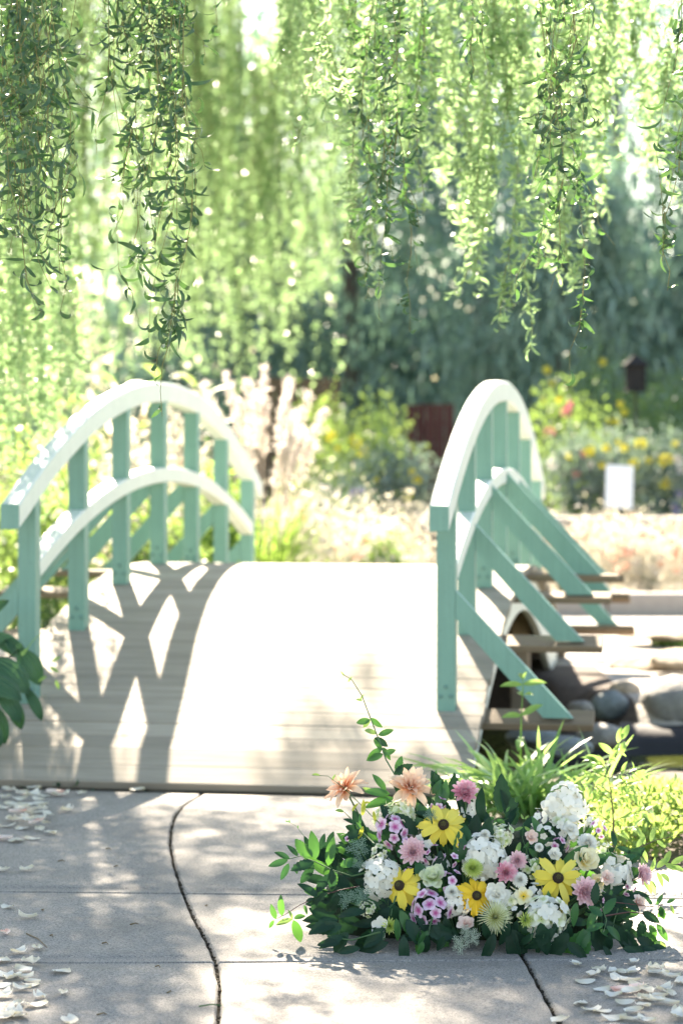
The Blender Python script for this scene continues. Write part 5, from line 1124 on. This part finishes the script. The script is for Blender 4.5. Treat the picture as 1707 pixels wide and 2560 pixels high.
def drop(px, py, label, group, size=.052, pile=0.0, blush=False):
    p = gp(px, py, .003); me = FALL[6] if blush else FALL[rnd.randrange(6)]
    s = size * rnd.uniform(.75, 1.15); o = link('fallen_petal', me, None, Tr(p.x, p.y, .004 + pile) @ Rz(rnd.uniform(0, 6.28)) @ Rx(rnd.uniform(-.12, .12) if pile == 0 else rnd.uniform(-.3, .3)) @ Ry(rnd.uniform(-.1, .12)) @ Matrix.Diagonal((s, s * rnd.uniform(.7, 1), s, 1)))
    o.location.z += .03 * s; tag(o, label, 'petal', group)
RG = [(870, 295), (1030, 335), (990, 365), (1120, 345), (1165, 350), (1240, 345), (1250, 280), (1390, 325), (1410, 360), (1490, 375), (1550, 410), (935, 405), (1160, 390), (1220, 405), (1275, 430), (1045, 455), (1120, 500), (1150, 460), (1230, 490), (1270, 450), (1330, 470), (1360, 540), (1440, 460), (1480, 490), (1190, 550), (1310, 565), (1340, 510), (1400, 540), (1470, 550), (905, 545), (970, 590), (1045, 600), (1245, 603), (1120, 645), (1230, 655), (1330, 662), (1540, 605), (770, 664), (1550, 640), (1180, 470), (1300, 520), (1420, 500), (1370, 340)]
for i, (x, y) in enumerate(RG):
    lab = 'white rose petal in the loose scatter on the pavement right of the bouquet'
    if i == 0: lab = 'lone white petal nearest the bouquet base, left end of the right scatter'
    if i == 6: lab = 'white petal close below the right end of the bouquet'
    if i == 37: lab = 'white petal cut by the bottom edge, left of the right scatter'
    drop(1100 + x / 2.583, 2300 + y / 2.583, lab, 'petals scattered right of the bouquet', .062, .006 if 17 <= i <= 28 and i % 3 == 0 else 0, i in (17, 19, 39))
LG = [(40, 727), (138, 778), (30, 855), (185, 930), (90, 950), (15, 988), (155, 1003), (110, 1040), (300, 1042), (35, 1062), (160, 1095), (115, 1075), (10, 1110), (110, 1130), (15, 1165), (200, 1170), (308, 1150), (90, 1205), (180, 1208), (70, 1250), (20, 1275), (340, 1292), (135, 545), (15, 548), (60, 1075), (150, 1110), (30, 1260), (95, 1262)]
for i, (x, y) in enumerate(LG):
    lab = 'white rose petal in the scatter at the lower left corner of the pavement'
    if i == 22: lab = 'lone white petal left of the curved joint, above the first cross joint'
    if i == 8: lab = 'crumpled white petal apart from the others, right side of the lower left scatter'
    drop(x / 1.96, 1900 + y / 1.96, lab, 'petals scattered at the lower left', .064, 0, i == 2)
BG = [(45, 155), (170, 145), (215, 180), (190, 215), (270, 170), (325, 255), (100, 200), (150, 290), (60, 300), (200, 350), (250, 365), (80, 400), (160, 390), (15, 395), (110, 340), (210, 265), (300, 180), (400, 170), (100, 250), (40, 330), (130, 230), (170, 255), (90, 275), (60, 230), (190, 300), (20, 240), (140, 320), (240, 290), (675, 155), (110, 170), (30, 190), (180, 330), (120, 300), (220, 330), (160, 200), (80, 320), (150, 270), (115, 265), (175, 285), (200, 240)]
for i, (x, y) in enumerate(BG): drop(x / 1.96, 1900 + y / 1.96, 'white petal in the heap before the left end of the deck' if i != 28 else 'single white petal against the deck edge, right of the left heap', 'petals heaped before the deck', .075, rnd.uniform(0, .02) if 60 < x < 250 and 190 < y < 340 else 0, i % 9 == 4)
# twigs, dry leaves
TWL = ['short dark twig left of the curved joint, in the farthest slab row', 'short straight twig left of the curved joint, below the first cross joint', 'longest thin bent twig near the lower left petals', 'short brown twig above the second cross joint, left of the curved joint', '', 'tiny twig crumb beside the long bent twig', 'tiny twig crumb near the upper end of the curved joint', 'tiny twig crumb left of the curved joint in a sun patch', 'brown twig in the bottom slab row, left of the curved joint', 'small twig just below the second cross joint, left of the curved joint', 'tiny twig crumb right of the curved joint in the middle slab', 'small twig in the bottom slab left of the curved joint, by a sun patch', 'tiny twig speck above the lower left petals']
TW = [((285, 495), (318, 497)), ((638, 806), (680, 804)), ((132, 850), (232, 918)), ((500, 898), (530, 902)), ((975, 1207), (1088, 1204)), ((245, 860), (258, 865)), ((520, 434), (545, 440)), ((560, 522), (580, 520)), ((476, 1248), (525, 1246)), ((760, 1012), (785, 1016)), ((1005, 714), (1016, 717)), ((820, 1140), (840, 1136)), ((205, 735), (212, 740))]
for i, ((x0, y0), (x1, y1)) in enumerate(TW):
    a, b = gp(x0 / 1.96, 1900 + y0 / 1.96, .004), gp(x1 / 1.96, 1900 + y1 / 1.96, .004); m = MB(); md = a.lerp(b, .5) + Vector((.004, .008, .003)); m.sweep([a, md, b], [.0022, .002, .0012], 5)
    o = m.build('twig', M['twig'] if i != 4 else M['b_stem']); tag(o, TWL[i] if i != 4 else 'short green twig lying across the curved joint at the bottom', 'twig', 'twigs on the pavement')
rgl = np.random.default_rng(21)
for i in range(10):
    a = link('dry_leaf', leaf_var[i % 8], None, Tr(rgl.uniform(-1.9, -.9), 10.95 - rgl.uniform(.02, .2) + .15, .01) @ Rz(rgl.uniform(0, 6)) @ Matrix.Diagonal((.09, .12, .05, 1))); tag(a, 'curled green willow leaf fallen along the deck edge at left', 'leaf', 'leaves fallen along the deck edge')
